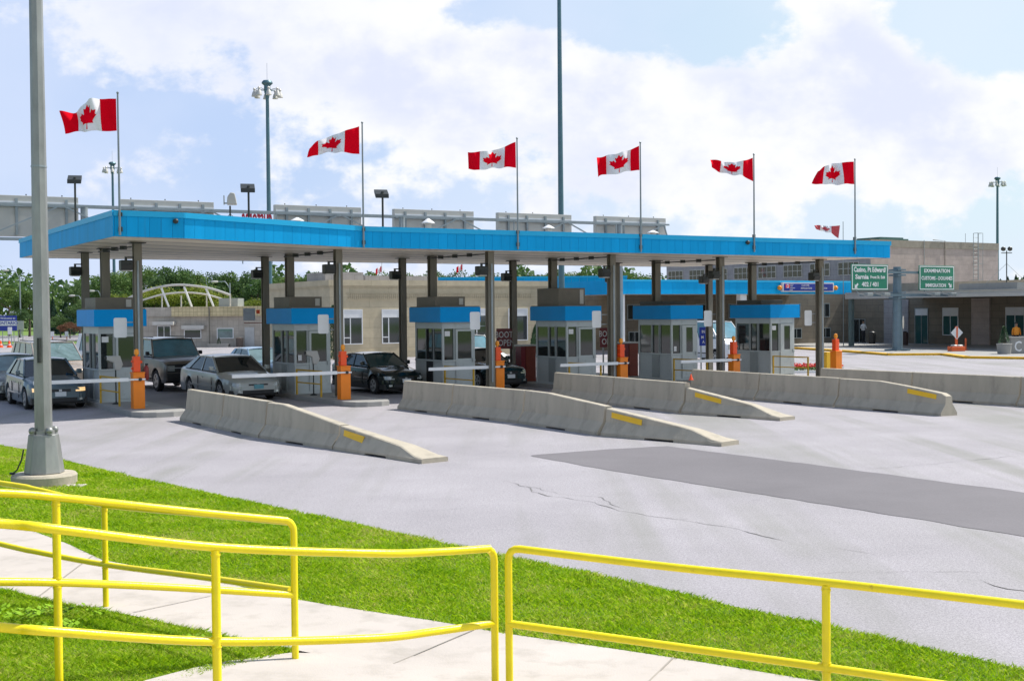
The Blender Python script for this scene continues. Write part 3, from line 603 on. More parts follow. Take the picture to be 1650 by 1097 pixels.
# islands
for k in range(6):
    m = MB(); u0, u1 = .06, 1.52; nose = [(-3.9, u0), (-4.35, u0+.18), (-4.5, u0+.5), (-4.5, u1-.5), (-4.35, u1-.18), (-3.9, u1)]
    poly = [(u, v) for v, u in nose] + [(u1, 8.2), (u0, 8.2)]
    m.prism(poly, -.05, .15); o = m.build('traffic_island', M_curb, None, loc=(*BM[k], 0), rotz=TH, bevel=.02); tag(o, kind='structure')
BN = ['leftmost inspection booth with blue band, beside the silver sedan at the gate', 'inspection booth between the light silver sedan and the black coupe, green reflections in its windows',
      'inspection booth just right of the black coupe, its side door open and dark', 'inspection booth with the tallest roof unit, right of the dark oncoming car',
      'inspection booth with narrow door window, second from the right', 'rightmost inspection booth, beside the red flower bed']
def booth(k):
    r = thing('inspection_booth', BN[k], 'booth', (*BM[k], .15), TH, 'inspection booths under the blue canopy'); i = .15; x0, x1, y0, y1 = i, BW-i, i, BL-i; zt = 2.28; zs, zh = .98, 2.05
    narrow = k >= 4
    m = MB(); m.box(x0+.02, x1-.02, y0+.02, y1-.02, 0, zs-.0)         # lower walls
    for (a, b) in ((x0, y0), (x1-.07, y0), (x0, y1-.07), (x1-.07, y1-.07)): m.box(a, a+.07, b, b+.07, 0, zt)
    m.box(x0+.01, x1-.01, y0+.01, y1-.01, zh, zt-.003); m.box(x0+.07, x1-.07, y1-.05, y1-.03, zs, zh)
    m.box(x0-.015, x1+.015, y0-.015, y1+.015, zs-.035, zs+.02)
    m.box(x0-.02, x1+.02, y0-.02, y1+.02, -.003, .07)
    m.build('wall', M_grey, r, bevel=.006)
    # glazing on the four sides
    gl = MB(); e = .035
    gl.box(x0+.07, x1-.07, y0+e, y0+e+.01, zs, zh).box(x0+e, x0+e+.01, y0+.07, y1-.07, zs, zh).box(x1-e-.01, x1-e, y0+.07, y1-.07, zs, zh); gl.build('window_glass', M_glass, r)
    for vv in (y0+.66, y0+1.16): MB().box(x0+.005, x0+.06, vv, vv+.06, zs, zh).build('window_frame', M_greydk, r)
    for vv in (y0+.9,): MB().box(x1-.06, x1-.005, vv, vv+.06, zs, zh).build('window_frame', M_greydk, r)
    MB().box(x0+.42, x0+.50, y0+.005, y0+.05, zs, zh).build('window_frame', M_greydk, r)
    d = MB(); u0, u1 = x0+.505, x1-.075; gy = y0-.022
    gw0, gw1 = (u0+.19, u1-.17) if narrow else (u0+.07, u1-.07)
    d.box(u0, gw0, gy, y0+.012, .08, zh-.01).box(gw1, u1, gy, y0+.012, .08, zh-.01).box(gw0, gw1, gy, y0+.012, .08, zs+.06).box(gw0, gw1, gy, y0+.012, zh-.09, zh-.01)
    dr = d.build('door', M_grey, r, bevel=.004); MB().box(gw0, gw1, y0-.004, y0+.004, zs+.06, zh-.09).build('door_window', M_glass, dr)
    MB().bar((u1-.05, gy-.03, .92), (u1-.05, gy-.03, 1.05), .02, .02).build('handle', M_alu, dr)
    s = MB(); s.box(x0-.012, x0+.03, y0+.72, y0+1.16, .08, zs).box(x0-.012, x0+.03, y0+.70, y0+.75, zs, zh).box(x0-.012, x0+.03, y0+1.12, y0+1.17, zs, zh)
    s.build('side_door', M_greydk if k != 2 else M_black, r, bevel=.003)
    b = MB(); b.box(0, BW, 0, BL, zt-.01, zt+.50); b.build('blue_band', M_blueB, r, bevel=.008)
    MB().box(.03, BW-.03, .03, BL-.03, zt+.501, zt+.53).build('roof', M_roofbox, r)
    zb = {0: 3.30, 1: 3.31, 2: 3.29, 3: 3.58, 4: 3.10, 5: 3.12}[k] - .15
    q = MB(); q.box(.22, BW-.18, .75, BL-.15, zt+.53, zb); 
    bx = q.build('roof_unit', M_dark if k >= 4 else M_roofbox, r, bevel=.01); g2 = MB()
    if k < 4:
        g2.box(BW-.42, BW-.26, .735, .76, zt+.58, zb-.06); g2.build('vent_panel', M_signback, bx)
    # counter, notices and a chair back seen through the glass
    it = MB(); it.box(x0+.12, x1-.15, y0+.2, y0+.5, zs-.1, zs+.02)
    it.build('counter', M_signback, r)
    n = MB(); n.box(x0+.12, x0+.24, y0-.002, y0+.03, zs+.1, zs+.28) if k in (1, 4) else n.box(x0+.10, x0+.3, y0+.018, y0+.03, zh-.25, zh-.08)
    n.build('notice', M_white, r)
    return r
for k in range(6): booth(k)
# yellow guard frames at the booth corners
GN = ['leftmost booth', 'booth left of the black coupe', 'booth right of the black coupe', 'booth with the tallest roof unit', 'second booth from the right', 'rightmost booth by the flowers']
M_gy = mat('guard_yellow', (0.55, 0.33, 0.02), 0.5, var=0.15, scale=6)
for k in range(6):
    r = thing('guard_rail', 'small yellow square guard frame in front of the ' + GN[k], 'guard rail', loc2w(k, .16, .02, .15), TH, 'guard frames on the booth islands'); L = 1.72; w = .05
    for (u, v) in ((0, 0), (.12, -L)): MB().box(u-w/2, u+w/2, v-w/2, v+w/2, 0, .82).build('post', M_gy, r)
    m = MB(); m.bar((0,0,.80), (.12,-L,.80), .045, .045).bar((0,-.02,.40), (.12,-L,.40), .035, .035); m.build('rail', M_gy, r)
def reader(k, tip, lab):
    p = loc2w(k, .42, -.75, .15); r = thing('card_reader', lab, 'camera post', p, TH)
    MB().tube([(0,0,.02),(0,0,1.2)], .02, 8).lathe([(.12,0),(.10,.03),(.03,.06)], 10).build('post', M_dark, r)
    m = MB(); m.add([(-.26,-.07,1.42),(.12,-.07,1.42),(.20,-.07,1.15),(.10,-.07,.98),(-.02,-.07,1.0),(-.06,-.07,1.22),(-.26,-.07,1.30)], [(0,1,2,3,4,5,6)][:1]) ; k0 = list(m.v)
    m = MB().prism([(a[0], a[2]) for a in k0], -.08, .08); m.v = [(a, c, b) for a, b, c in m.v]; m.f = [f[::-1] for f in m.f]
    m.build('camera_housing', M_signback, r, bevel=.02); MB().tube([(-.30,0,1.36),(-.26,0,1.36)], .05, 10).build('lens', M_black, r)
reader(0, 0, 'pale grey camera housing on a thin post before the leftmost booth'); reader(1, 0, 'pale grey camera housing on a thin post before the booth left of the black coupe')

# ------------------------------------------------------------------ the blue canopy
CV = [(33.2,415.5,386.3,44.6), (184.2,380.9,340.0,32.8), (296.0,384.2,344.1,33.57), (584.5,399.4,365.8,37.2), (1433.2,415.7,390.0,44.9)]
CP = [(at(px, yb, D), at(px, yt, D)) for px, yb, yt, D in CV]
Fb = at(1104, 430.5, 54.8); CP.append((Fb, Fb + Vector((0,0,.62))))
AA = np.array([[p[0].x, p[0].y, 1] for p in CP]); zz = np.array([p[0].z for p in CP]); SP = np.linalg.lstsq(AA, zz, rcond=None)[0]
soffz = lambda x, y: SP[0]*x + SP[1]*y + SP[2]
def canopy():
    r = thing('inspection_canopy', 'long flat canopy with bright blue fascia over the row of inspection booths', 'canopy', (CP[1][0].x, CP[1][0].y, 0)); o0 = Vector((CP[1][0].x, CP[1][0].y, 0))
    P = [(a-o0, b-o0) for a, b in CP]; n = len(P)
    m = MB(); cap = MB(); back = MB()
    for i in range(n):
        (a0, a1), (b0, b1) = P[i], P[(i+1)%n]; d = (b0-a0); d.z = 0; L = d.length; d.normalize(); nn = Vector((d.y, -d.x, 0)); k = max(1, round(L/.30))
        for j in range(k):
            s0, s1 = j/k, (j+1)/k; g = .003/L; s0 += g; s1 -= g
            p0, p1 = a0.lerp(b0, s0), a0.lerp(b0, s1); q0, q1 = a1.lerp(b1, s0), a1.lerp(b1, s1); e = nn*.035
            m.add([p0, p1, q1, q0, p0+e, p1+e, q1+e, q0+e], [(4,5,6,7),(0,4,7,3),(1,2,6,5),(0,1,5,4),(3,7,6,2)])
        e = nn*.004; back.add([a0+e, b0+e, b1+e, a1+e], [(0,1,2,3)])
        h = .13; f = nn*.065; t = Vector((0,0,.02))
        c0, c1 = a1-Vector((0,0,h)), b1-Vector((0,0,h)); cap.add([c0, c1, b1+t, a1+t, c0+f-d*.03, c1+f+d*.03, b1+t+f+d*.03, a1+t+f-d*.03], [(4,5,6,7),(0,1,5,4),(3,7,6,2),(0,4,7,3),(1,2,6,5)])
    f = m.build('fascia', M_blue, r); cap.build('fascia_cap', M_bluecap, f); back.build('fascia_backing', mat('fascia_seam', (0.0,0.13,0.34), .6), f)
    s = MB(); c = sum((p[0] for p in P), Vector())/n
    s.add([p[0]+Vector((0,0,.01)) for p in P], [tuple(range(n))[::-1]]); s.build('soffit', M_soffit, r)
    s = MB(); s.add([p[1]-Vector((0,0,.08)) for p in P], [tuple(range(n))]); s.build('roof', mat('roof_membrane', (0.25,0.25,0.24), .9), r)
    return r, o0
def soffit_mat():
    m = mat('soffit_panel', (0.80, 0.72, 0.58), 0.5, 0.0, var=0.08, scale=1.0); nt = m.node_tree; b = nt.nodes['Principled BSDF']
    tc = N(nt, 'ShaderNodeTexCoord'); mp = N(nt, 'ShaderNodeMapping'); nt.links.new(tc.outputs['Object'], mp.inputs[0]); mp.inputs['Rotation'].default_value = (0, 0, -math.radians(36))
    w = N(nt, 'ShaderNodeTexWave', bands_direction='Y', wave_profile='SIN'); w.inputs['Scale'].default_value = 0.19; nt.links.new(mp.outputs[0], w.inputs['Vector'])
    mr = N(nt, 'ShaderNodeMapRange'); nt.links.new(w.outputs['Fac'], mr.inputs[0]); mr.inputs[1].default_value = 0; mr.inputs[2].default_value = .22; mr.inputs[3].default_value = .50; mr.inputs[4].default_value = 1
    src = b.inputs['Base Color'].links[0].from_socket; mx = N(nt, 'ShaderNodeMix', data_type='RGBA', blend_type='MULTIPLY'); mx.inputs[0].default_value = 1
    nt.links.new(src, mx.inputs[6]); nt.links.new(mr.outputs[0], mx.inputs[7]); nt.links.new(mx.outputs[2], b.inputs['Base Color']); return m
M_soffit = soffit_mat()
CAN, CO = canopy()
def hcol(m, x, y, z0, z1, w=.24, d=.24, t=.028, rot=TH):
    c, s = math.cos(rot), math.sin(rot)
    def b(x0, x1, y0, y1):
        pts = [(x0,y0),(x1,y0),(x1,y1),(x0,y1)]; m.prism([(x + a*c - q*s, y + a*s + q*c) for a, q in pts], z0, z1)
    b(-w/2, w/2, -d/2, -d/2+t); b(-w/2, w/2, d/2-t, d/2); b(-t/2, t/2, -d/2+t, d/2-t)
front = [(0,223),(1,546),(2,790),(3,986),(4,1161),(5,1321)]; backc = [(0,139),(1,428.5),(2,649.5),(3,827.5),(4,993.5),(5,1143)]; mid = [(0,171),(1,468),(2,697.5),(3,891.5),(4,1058),(5,1212.5)]
FC = []
for grp, zb in ((front, 0.15), (backc, .15), (mid, 3.1)):
    for k, px in grp:
        p = lanept(k, px) - CO; z1 = soffz(p.x+CO.x, p.y+CO.y)+.01
        m = MB(); w = .22 if grp is not mid else .25; hcol(m, p.x, p.y, zb, z1, w, w)
        c = m.build('column', M_col, CAN)
        if grp is not mid: m = MB(); hb = .19; m.prism([(p.x+a*DC.x+b*DL.x, p.y+a*DC.y+b*DL.y) for a, b in ((-hb,-hb),(hb,-hb),(hb,hb),(-hb,hb))], .15, .18); m.build('base_plate', M_galv, c)
        m = MB(); m.prism([(p.x+a*DC.x+b*DL.x, p.y+a*DC.y+b*DL.y) for a, b in ((-.22,-.17),(.22,-.17),(.22,.17),(-.22,.17))], z1-.03, z1-.005); m.build('cap_plate', M_dark, c)
        if grp is front: FC.append(p + CO)
# conduit runs with junction boxes from the middle to the front columns
for k in range(6):
    a = lanept(k, mid[k][1]) - CO; b = FC[k] - CO; z0, z1 = soffz(a.x+CO.x, a.y+CO.y)-.10, soffz(b.x+CO.x, b.y+CO.y)-.10
    A_, B_ = Vector((a.x-.16, a.y-.1, z0)), Vector((b.x-.16, b.y+.1, z1)); m = MB().tube([A_, B_], .022, 6)
    for t in (.25, .5, .75): q = A_.lerp(B_, t); m.box(q.x-.09, q.x+.09, q.y-.07, q.y+.07, q.z-.05, q.z+.06)
    m.build('conduit', M_dark, CAN)
    p = b; m = MB().tube([(p.x+.07, p.y-.16, .5), (p.x+.07, p.y-.16, 4.3)], .03, 6); m.build('downpipe', M_galv2, CAN)
# floodlights hung at the column tops
FL = MB(); FL.box(-.17,.17,-.13,.15,-.17,.12, .03); FL.add([(-.15,-.13,-.15),(.15,-.13,-.15),(.15,-.20,-.02),(-.15,-.20,-.02)], [(0,1,2,3)])
fl0 = None
names = ['leftmost', 'second from the left', 'third from the left', 'fourth from the left', 'fifth from the left', 'rightmost']
for grp, nm in ((front, 'front'), (backc, 'rear')):
    for k, px in grp:
        p = lanept(k, px); z = soffz(p.x, p.y) - (.62 if nm == 'front' else .60); loc = Vector((p.x, p.y, z)) - DC*.33 - DL*.05
        lab = 'dark floodlight hanging at the top of the %s %s canopy column' % (names[k], nm)
        if fl0 is None:
            fl0 = thing('floodlight', lab, 'floodlight', loc, TH, 'floodlights hung under the canopy')
            FL.build('housing', M_dark, fl0); MB().box(-.13,.13,-.12,.12,-.195,-.172).build('lens', M_signback, fl0); MB().box(-.03,.03,-.03,.03,.12,.22).bar((0,0,.2),(.22,0,.2),.04,.04).build('bracket', M_dark, fl0)
        else: dup(fl0, loc, TH, lab)
# white lane signs, seen from behind, clamped to the front columns
SG = [(183.7,204,512,543.8),(512.3,529.6,506.8,537.4),(757,773.8,502.5,531),(953.6,969,500.8,528),(1133.8,1147.5,500.3,526),(1295.7,1308.8,500,524.6)]
for k, (x0, x1, y0, y1) in enumerate(SG):
    c = FC[k]; D = c.y; p = at((x0+x1)/2, (y0+y1)/2, D); w = (x1-x0)/F0*D; h = (y1-y0)/F0*D
    r = thing('lane_sign', 'back of a white rounded sign clamped to the %s front canopy column' % names[k], 'sign', p, .30, 'lane signs on the front columns')
    m = MB(); rr = .05; poly = []
    for (cx, cz, a0) in ((w/2-rr, h/2-rr, 0), (-w/2+rr, h/2-rr, 90), (-w/2+rr, -h/2+rr, 180), (w/2-rr, -h/2+rr, 270)):
        for a in (0, 30, 60, 90): t = math.radians(a0+a); poly.append((cx+rr*math.cos(t), cz+rr*math.sin(t)))
    m.prism(poly, -.008, .008); m.v = [(a, c_, b) for a, b, c_ in m.v]; m.f = [f[::-1] for f in m.f]; m.build('panel', M_white, r)
    gap = (Vector(c[:2]) - Vector(p[:2])).length; m = MB()
    for z in (h*.27, -h*.30): m.bar((-w*.35, .02, z), (gap, 0.03, z), .03, .03)
    m.build('clamp_arm', M_galv2, r)

# ------------------------------------------------------------------ gates
GP = [(220,34.4,2.8,'leftmost'), (552.7,37.3,3.55,'second from left'), (801.5,40.2,2.65,'third from left'), (1001,42.1,2.65,'fourth from left'), (1182.5,44.0,2.6,'fifth from left'), (1347,46.5,0,'rightmost')]
for i, (px, D, L, nm) in enumerate(GP):
    r = thing('barrier_gate', '%s orange gate cabinet with amber lamp%s' % (nm, ' and its white arm lowered' if L else ', its arm missing'), 'gate', (xat(px, D), D, .15), TH, 'orange gates at the ends of the booth islands')
    MB().box(-.16,.16,-.15,.15,0,.99).box(-.175,.175,-.165,.165,.985,1.02).build('cabinet', M_orange, r, bevel=.012)
    m = MB(); m.box(-.13,.06,-.10,.09,1.02,1.46,.02); m.build('housing', M_redor, r); 
    m = MB().tube([(-.14,0,1.12),(-.17,0,1.12)], .035, 8).tube([(-.14,0,1.32),(-.17,0,1.32)], .03, 8).tube([(.07,-.02,1.3),(.12,-.02,1.3)], .04, 8); m.build('bracket', M_redor, r)
    MB().lathe([(.035,1.46),(.035,1.50),(.066,1.51),(.07,1.58),(.055,1.65),(.01,1.67)], 14, (-.02,0,0)).build('amber_lamp', M_amber, r, smooth=True)
    if L:
        a = MB(); a.box(-.34,.17,-.20,-.17,.80,.845); a.box(-L,-.30,-.215,-.165,.775,.875,.008); a.build('arm', M_white, r)
        MB().tube([(.02,-.21,.82),(.02,-.15,.82)], .05, 10).build('pivot', M_dark, r)
    else: MB().box(.19,.25,-.05,.02,.35,1.05,.01).build('arm_stub', M_white, r)
r = thing('fire_extinguisher', 'red fire extinguisher hanging on the leftmost front column', 'extinguisher', at(236, 612, 35.2), 0)
MB().lathe([(.05,0),(.07,.03),(.07,.34),(.04,.40),(.02,.42)], 12).build('cylinder', mat('dark_red', (.25,.02,.015), .3), r, smooth=True); MB().box(-.03,.05,-.02,.02,.42,.47).build('valve', M_black, r)
m = MB(); p = at(1331.5, 592, 48); q = m.box(-.14,.14,-.15,.15,0,.98).build('yellow_cabinet', mat('cabinet_yellow', (.75,.45,.01), .4, dirt=((.3,.2,.05), 5, .6, .8)), bevel=.02, loc=(p.x, p.y, .1), rotz=TH)
tag(q, 'plain yellow metal cabinet right behind the rightmost gate', 'cabinet')

# ------------------------------------------------------------------ flags
HALF = [(-90,2030),(-45,1167),(-70,1100),(-156,1069),(-1015,1220),(-899,900),(-919,827),(-1860,65),(-1648,-34),(-1614,-113),(-1800,-685),(-1258,-570),(-1185,-608),(-1080,-855),(-657,-401),(-546,-458),(-750,-1510),(-423,-1321),(-332,-1348),(0,-2000)]
LEAF = [(x/4800, -y/4800) for x, y in HALF] + [(-x/4800, -y/4800) for x, y in HALF[-2::-1]]
def cr(p0, p1, p2, p3, t): return 0.5*((2*p1)+(-p0+p2)*t+(2*p0-5*p1+4*p2-p3)*t*t+(-p0+3*p1-3*p2+p3)*t**3)
def flag(i, D, polepx, top, bot, cols, label, red=M_flagred, leafm=M_flagred, ph=0.0, amp=.13, onfascia=True):
    base = at(polepx[1], bot, D); tp = at(polepx[0], top, D); base.x = tp.x
    r = thing('flagpole', label, 'flag', (base.x, base.y, base.z), 0, 'flags along the canopy front' if onfascia else None)
    H = tp.z-base.z; MB().tube([(0,0,0),(0,0,H)], [.032,.022], 8).sphere((0,0,H), .035, 8).build('pole', M_alu, r, smooth=True)
    if onfascia: MB().box(-.05,.05,.02,.09,.10,.22).box(-.05,.05,.02,.09,.5,.6).build('bracket', M_dark, r)
    U = [c[0] for c in cols]
    K = [(at(c[1], c[2], D), at(c[3], c[4], D)) for c in cols]
    def S_(u, v):
        j = max(q for q in range(len(U)) if U[q] <= u+1e-9); j = min(j, len(U)-2); t = (u-U[j])/(U[j+1]-U[j])
        def pt(q): q = min(max(q, 0), len(U)-1); return K[q][1].lerp(K[q][0], v)
        p = cr(pt(j-1), pt(j), pt(j+1), pt(j+2), t)
        a = amp*min(1, u/.5); y = a*math.sin(u*4.6+ph+v*1.0) + a*.42*math.sin(u*11+ph*2-v*3.6+math.sin(ph))
        dz = -.02*math.sin(u*7+ph)*u*(1-v) + .012*math.sin(u*11+ph)*min(1,u)
        return Vector((p.x-.03, p.y+y, p.z+dz)) - Vector((base.x, base.y, base.z))
    def grid(u0, u1, nu, nv=14):
        m = MB(); vs = [S_(u0+(u1-u0)*a/nu, b/nv) for a in range(nu+1) for b in range(nv+1)]
        return m.add(vs, [(a*(nv+1)+b, (a+1)*(nv+1)+b, (a+1)*(nv+1)+b+1, a*(nv+1)+b+1) for a in range(nu) for b in range(nv)])
    fr = MB()
    g1 = grid(0, .5, 10); g2 = grid(.5, 1.5, 20); g3 = grid(1.5, 2.0, 10)
    fr.m(0).add(g1.v, g1.f); fr.m(1).add(g2.v, g2.f); fr.m(0).add(g3.v, g3.f)
    fo = fr.build('flag_cloth', [red, M_flagwhite], r, smooth=60)
    bm = bmesh.new(); vs = [bm.verts.new((x, y, 0)) for x, y in LEAF]; f = bm.faces.new(vs); bmesh.ops.triangulate(bm, faces=[f]); bmesh.ops.subdivide_edges(bm, edges=list(bm.edges), cuts=2, use_grid_fill=True)
    L = MB()
    for s in (-1, 1):
        vv = []
        for v in bm.verts:
            u, w = 1.0 - v.co.x, .5 + v.co.y; p = S_(u, w); du = S_(u+.01, w)-S_(u-.01, w); dw = S_(u, min(1,w+.01))-S_(u, w-.01); n = du.cross(dw).normalized(); vv.append(p + n*s*.008)
        bm.verts.index_update(); L.add(vv, [[q.index for q in f.verts][::s] for f in bm.faces])
    L.build('maple_leaf', leafm, fo, smooth=60); bm.free()
    return r
def Dfas(px):                                 # distance of the canopy front at a photo column
    q = (px-W0/2)/F0; P = [a for a, b in CP[1:5]]
    for a, b in zip(P[:-1], P[1:]):
        t = (q*a.y-a.x)/((b.x-a.x)-q*(b.y-a.y))
        if -.05 <= t <= 1.02: return a.y+(b.y-a.y)*t
    return P[0].y
FG = [((189.5,193),150,379,[(0,188.9,159.3,190,211),(.5,161.8,159.3,165,211),(1.0,142.5,163.8,146,212.6),(1.5,122,179.4,127.7,212.6),(2,99.8,180,106.4,213.4)], 'leftmost flag above the canopy, its far edge folded down'),
 ((583.5,587),198,399,[(0,580.3,203.7,580.8,248.4),(.5,557.9,211.9,557.3,246.9),(1.0,537,217.5,536,245.5),(1.5,515.2,227.2,513.2,249.4),(2,501.2,240,496.9,253.5)], 'second flag from the left, flying with a drooping pointed tail'),
 ((833,835.5),223,402,[(0,832.3,228.8,833,270.7),(.5,815,235.7,814,269.7),(1.0,795,242.5,794,271.5),(1.5,775,245,774.7,273.9),(2,755,245,756.4,274.4)], 'third flag from the left, just left of the tall dark mast'),
 ((1031.6,1034),230,406,[(0,1031.3,235,1031.8,274.5),(.5,1017.8,240.8,1018,274.8),(1.0,998,247.5,999,280),(1.5,978.5,250.3,979,281.7),(2,962.7,254.9,965.8,283.7)], 'fourth flag from the left, just right of the tall dark mast'),
 ((1214.6,1217),249,406,[(0,1214.4,254.4,1215,292.4),(.5,1197.8,260,1198.3,284.2),(1.0,1181,261.5,1181,281.5),(1.5,1163.4,259.5,1162.6,277.8),(2,1145,257.9,1147.6,268.9)], 'second flag from the right on the canopy, narrowing to a ragged end'),
 ((1377.5,1379.5),257,409,[(0,1377.2,260.7,1377.7,297),(.5,1359,262,1360,297),(1.0,1344,263.5,1343,297.5),(1.5,1329.2,268.9,1325.4,296.5),(2,1320,276,1308.8,297.7)], 'rightmost large flag near the right end of the canopy')]
for i, (pp, t, b, c, lb) in enumerate(FG): flag(i, Dfas(pp[1])-.12, pp, t, b, c, lb, ph=i*1.9)
flag(7, 87, (1358.5,1361), 358, 560, [(0,1354.2,363.3,1351.7,384.2),(.5,1340,364.6,1339.4,376),(1.0,1331,363.8,1331,374),(1.5,1322,363.2,1323,371.5),(2,1311.9,363.3,1315,369)], 'faded torn flag on a white pole behind the canopy, at half height', M_fadedred, M_fadedred, 2, .15, False)

# ------------------------------------------------------------------ things on the canopy roof
def shoebox(px, ytop, D, ybase, lab):
    p = at(px, ybase, D); zt = zat(px, ytop, D); h = zt-p.z
    r = thing('roof_floodlight', lab, 'floodlight', p, .25, 'shoebox floodlights above the canopy roof'); MB().tube([(0,0,0),(0,0,h-.12)], .035, 8).tube([(0,0,h-.28),(0,0,h-.12)], .05, 8).build('post', M_dark, r)
    m = MB(); m.add([(-.24,.30,h-.02),(.20,.30,h-.02),(.20,-.06,h-.20),(-.24,-.06,h-.20),(-.24,.26,h-.14),(.20,.26,h-.14),(.20,-.08,h-.34),(-.24,-.08,h-.34)], [(3,2,1,0),(4,5,6,7),(0,1,5,4),(1,2,6,5),(2,3,7,6),(3,0,4,7)]); m.build('lamp_head', M_dark, r, bevel=.01)
shoebox(122, 280, 41, 366, 'leftmost box floodlight on a post above the canopy'); shoebox(401, 293.5, 39, 350, 'box floodlight beside the white camera above the canopy'); shoebox(617, 303, 40.5, 368, 'rightmost box floodlight on a post above the canopy')
p = at(371, 352, 39.5); r = thing('security_camera', 'white camera housing on a short stand on the canopy roof', 'camera', p, .2)
MB().tube([(0,0,0),(0,0,.40)], .03, 8).tube([(-.15,0,0),(0,0,.14),(.15,0,0)], .012, 6).build('stand', M_dark, r); z0 = .40
m = MB().prism([(-.10,z0+.03),(.22,z0+.03),(.20,z0+.18),(.15,z0+.40),(.02,z0+.42),(-.08,z0+.28)], -.14, .14); m.v = [(a, c, b) for a, b, c in m.v]; m.f = [f[::-1] for f in m.f]; m.build('housing', M_signback, r, bevel=.03)
MB().box(-.20,-.17,-.12,.12,z0+.04,z0+.32).box(-.17,-.09,-.02,.02,z0+.06,z0+.1).build('shield', M_greydk, r)
for px, yt, yb, D, lab in ((479,350.5,362,40,'leftmost white roof vent cone on the canopy'), (690,352,368,43,'roof vent cone between the third and fourth gantry signs'), (884,362.5,374,45,'roof vent cone behind the third flagpole'), (1052,371,380,47,'rightmost white roof vent cone on the canopy')):
    p = at(px, yb, D); zt = zat(px, yt, D); h = zt-p.z; r = thing('roof_vent', lab, 'vent', p, 0, 'vent cones on the canopy roof')
    MB().lathe([(.11,-.2),(.11,h*.6)], 12).build('pipe', M_signback, r, smooth=True); MB().lathe([(.23,h*.5),(.22,h*.58),(.03,h),(.01,h)], 14).build('cap', M_white, r, smooth=30)
for px, y, lab in ((283,356.5,'small dark dome camera on the bright left part of the blue fascia'), (1205,391,'small grey lamp on the blue fascia beside the fifth flagpole')):
    D = Dfas(px)-.12; r = tag(MB().sphere((0,0,0), .08, 10, (1,.8,.9)).box(-.04,.04,.02,.10,-.03,.03).build('dome_camera', M_dark, None, smooth=True, loc=at(px, y, D)), lab, 'camera')

# ------------------------------------------------------------------ sign gantry behind the canopy
GA, GB = Vector((xat(-60, 46.9), 46.9, 0)), Vector((xat(1078, 63.0), 63.0, 0)); gdir = (GB-GA).normalized(); GR = math.atan2(gdir.y, gdir.x); GLn = (GB-GA).length
gl = lambda px: (lambda q: (q*GA.y-GA.x)/(gdir.x-q*gdir.y))((px-W0/2)/F0)
gan = thing('sign_gantry', 'long galvanised truss gantry running behind the blue canopy, carrying sign boxes', 'gantry', GA, GR)
ZT, ZL = 7.08, 5.75
m = MB()
for v in (-.25, .45):
    for z in (ZT, ZL): m.bar((-8, v, z), (GLn-(.0 if v > 0 else .15), v, z), .08, .08)
m.build('chord', M_galv2, gan)
m = MB(); x = -8; i = 0
while x < GLn - .1:
    for v in (-.25,):
        if i % 2: m.bar((x, v, ZL), (x, v, ZT), .05, .05)
        a, b = (ZL, ZT) if i % 2 else (ZT, ZL); m.bar((x, v, a), (min(x+2.9, GLn), v, b), .055, .055)
    m.bar((x, -.25, ZT), (x, .45, ZT), .04, .04); x += 2.9; i += 1
m.build('bracing', M_galv2, gan)
for px in (139, 649.5, 1000): l = gl(px); MB().tube([(l,0,0),(l,0,ZT)], .14, 10).build('post', M_galv2, gan, smooth=True)
SN = ['leftmost gantry sign box, seen behind the big lamp pole', 'gantry sign box behind the front left corner of the canopy', 'gantry sign box between the tall thin mast and the second flag', 'gantry sign box right of the rightmost roof floodlight', 'gantry sign box crossed by the third flagpole and the tall mast', 'rightmost gantry sign box, crossed by the fourth flagpole']
for i, (xa, xb) in enumerate(((-45,120),(188,341),(441,581),(635,764),(804,923),(963,1076))):
    a, b = gl(xa)+.33, gl(xb)+.33; v0 = .55; P = GA + gdir*a; P.z = 5.88; w = b-a; h = 1.60
    r = thing('sign_box', SN[i], 'sign', P, GR, 'sign boxes hung on the gantry')
    MB().box(0, w, v0, v0+.28, 0, h).build('box_shell', M_signback, r, bevel=.01)
    m = MB().box(.02, w-.02, v0-.02, v0-.002, h-.42, h-.22); m.build('light_strip', M_white, r)
    n = 4
    for k in range(n): x = w*(k+.5)/n; MB().box(x-.05, x+.05, v0-.10, v0-.02, .05, h-.12).build('hanger', M_galv2, r)
    for k in range(3): MB().sphere((w*(.12+.36*k), v0+.14, h+.05), .028, 6).box(w*(.12+.36*k)-.008, w*(.12+.36*k)+.008, v0+.13, v0+.15, h, h+.04).build('lifting_eye', M_dark, r)
rl = thing('red_lettering', 'red raised letters half hidden behind the canopy edge, seen from behind', 'lettering', at(414, 352, 60), .3)
text('customs', 1.15, mat('letter_red', (.42,.008,.03), .4), rl, (0, 0, .02), ext=.06, sx=.42*.9, bold=.03, mirror=True)
MB().bar((-.9,.05,-.25),(.9,.05,-.25),.05,.05).bar((-.7,.05,-.25),(-.7,.05,-2.2),.05,.05).bar((.7,.05,-.25),(.7,.05,-2.2),.05,.05).build('support_frame', M_galv2, rl)

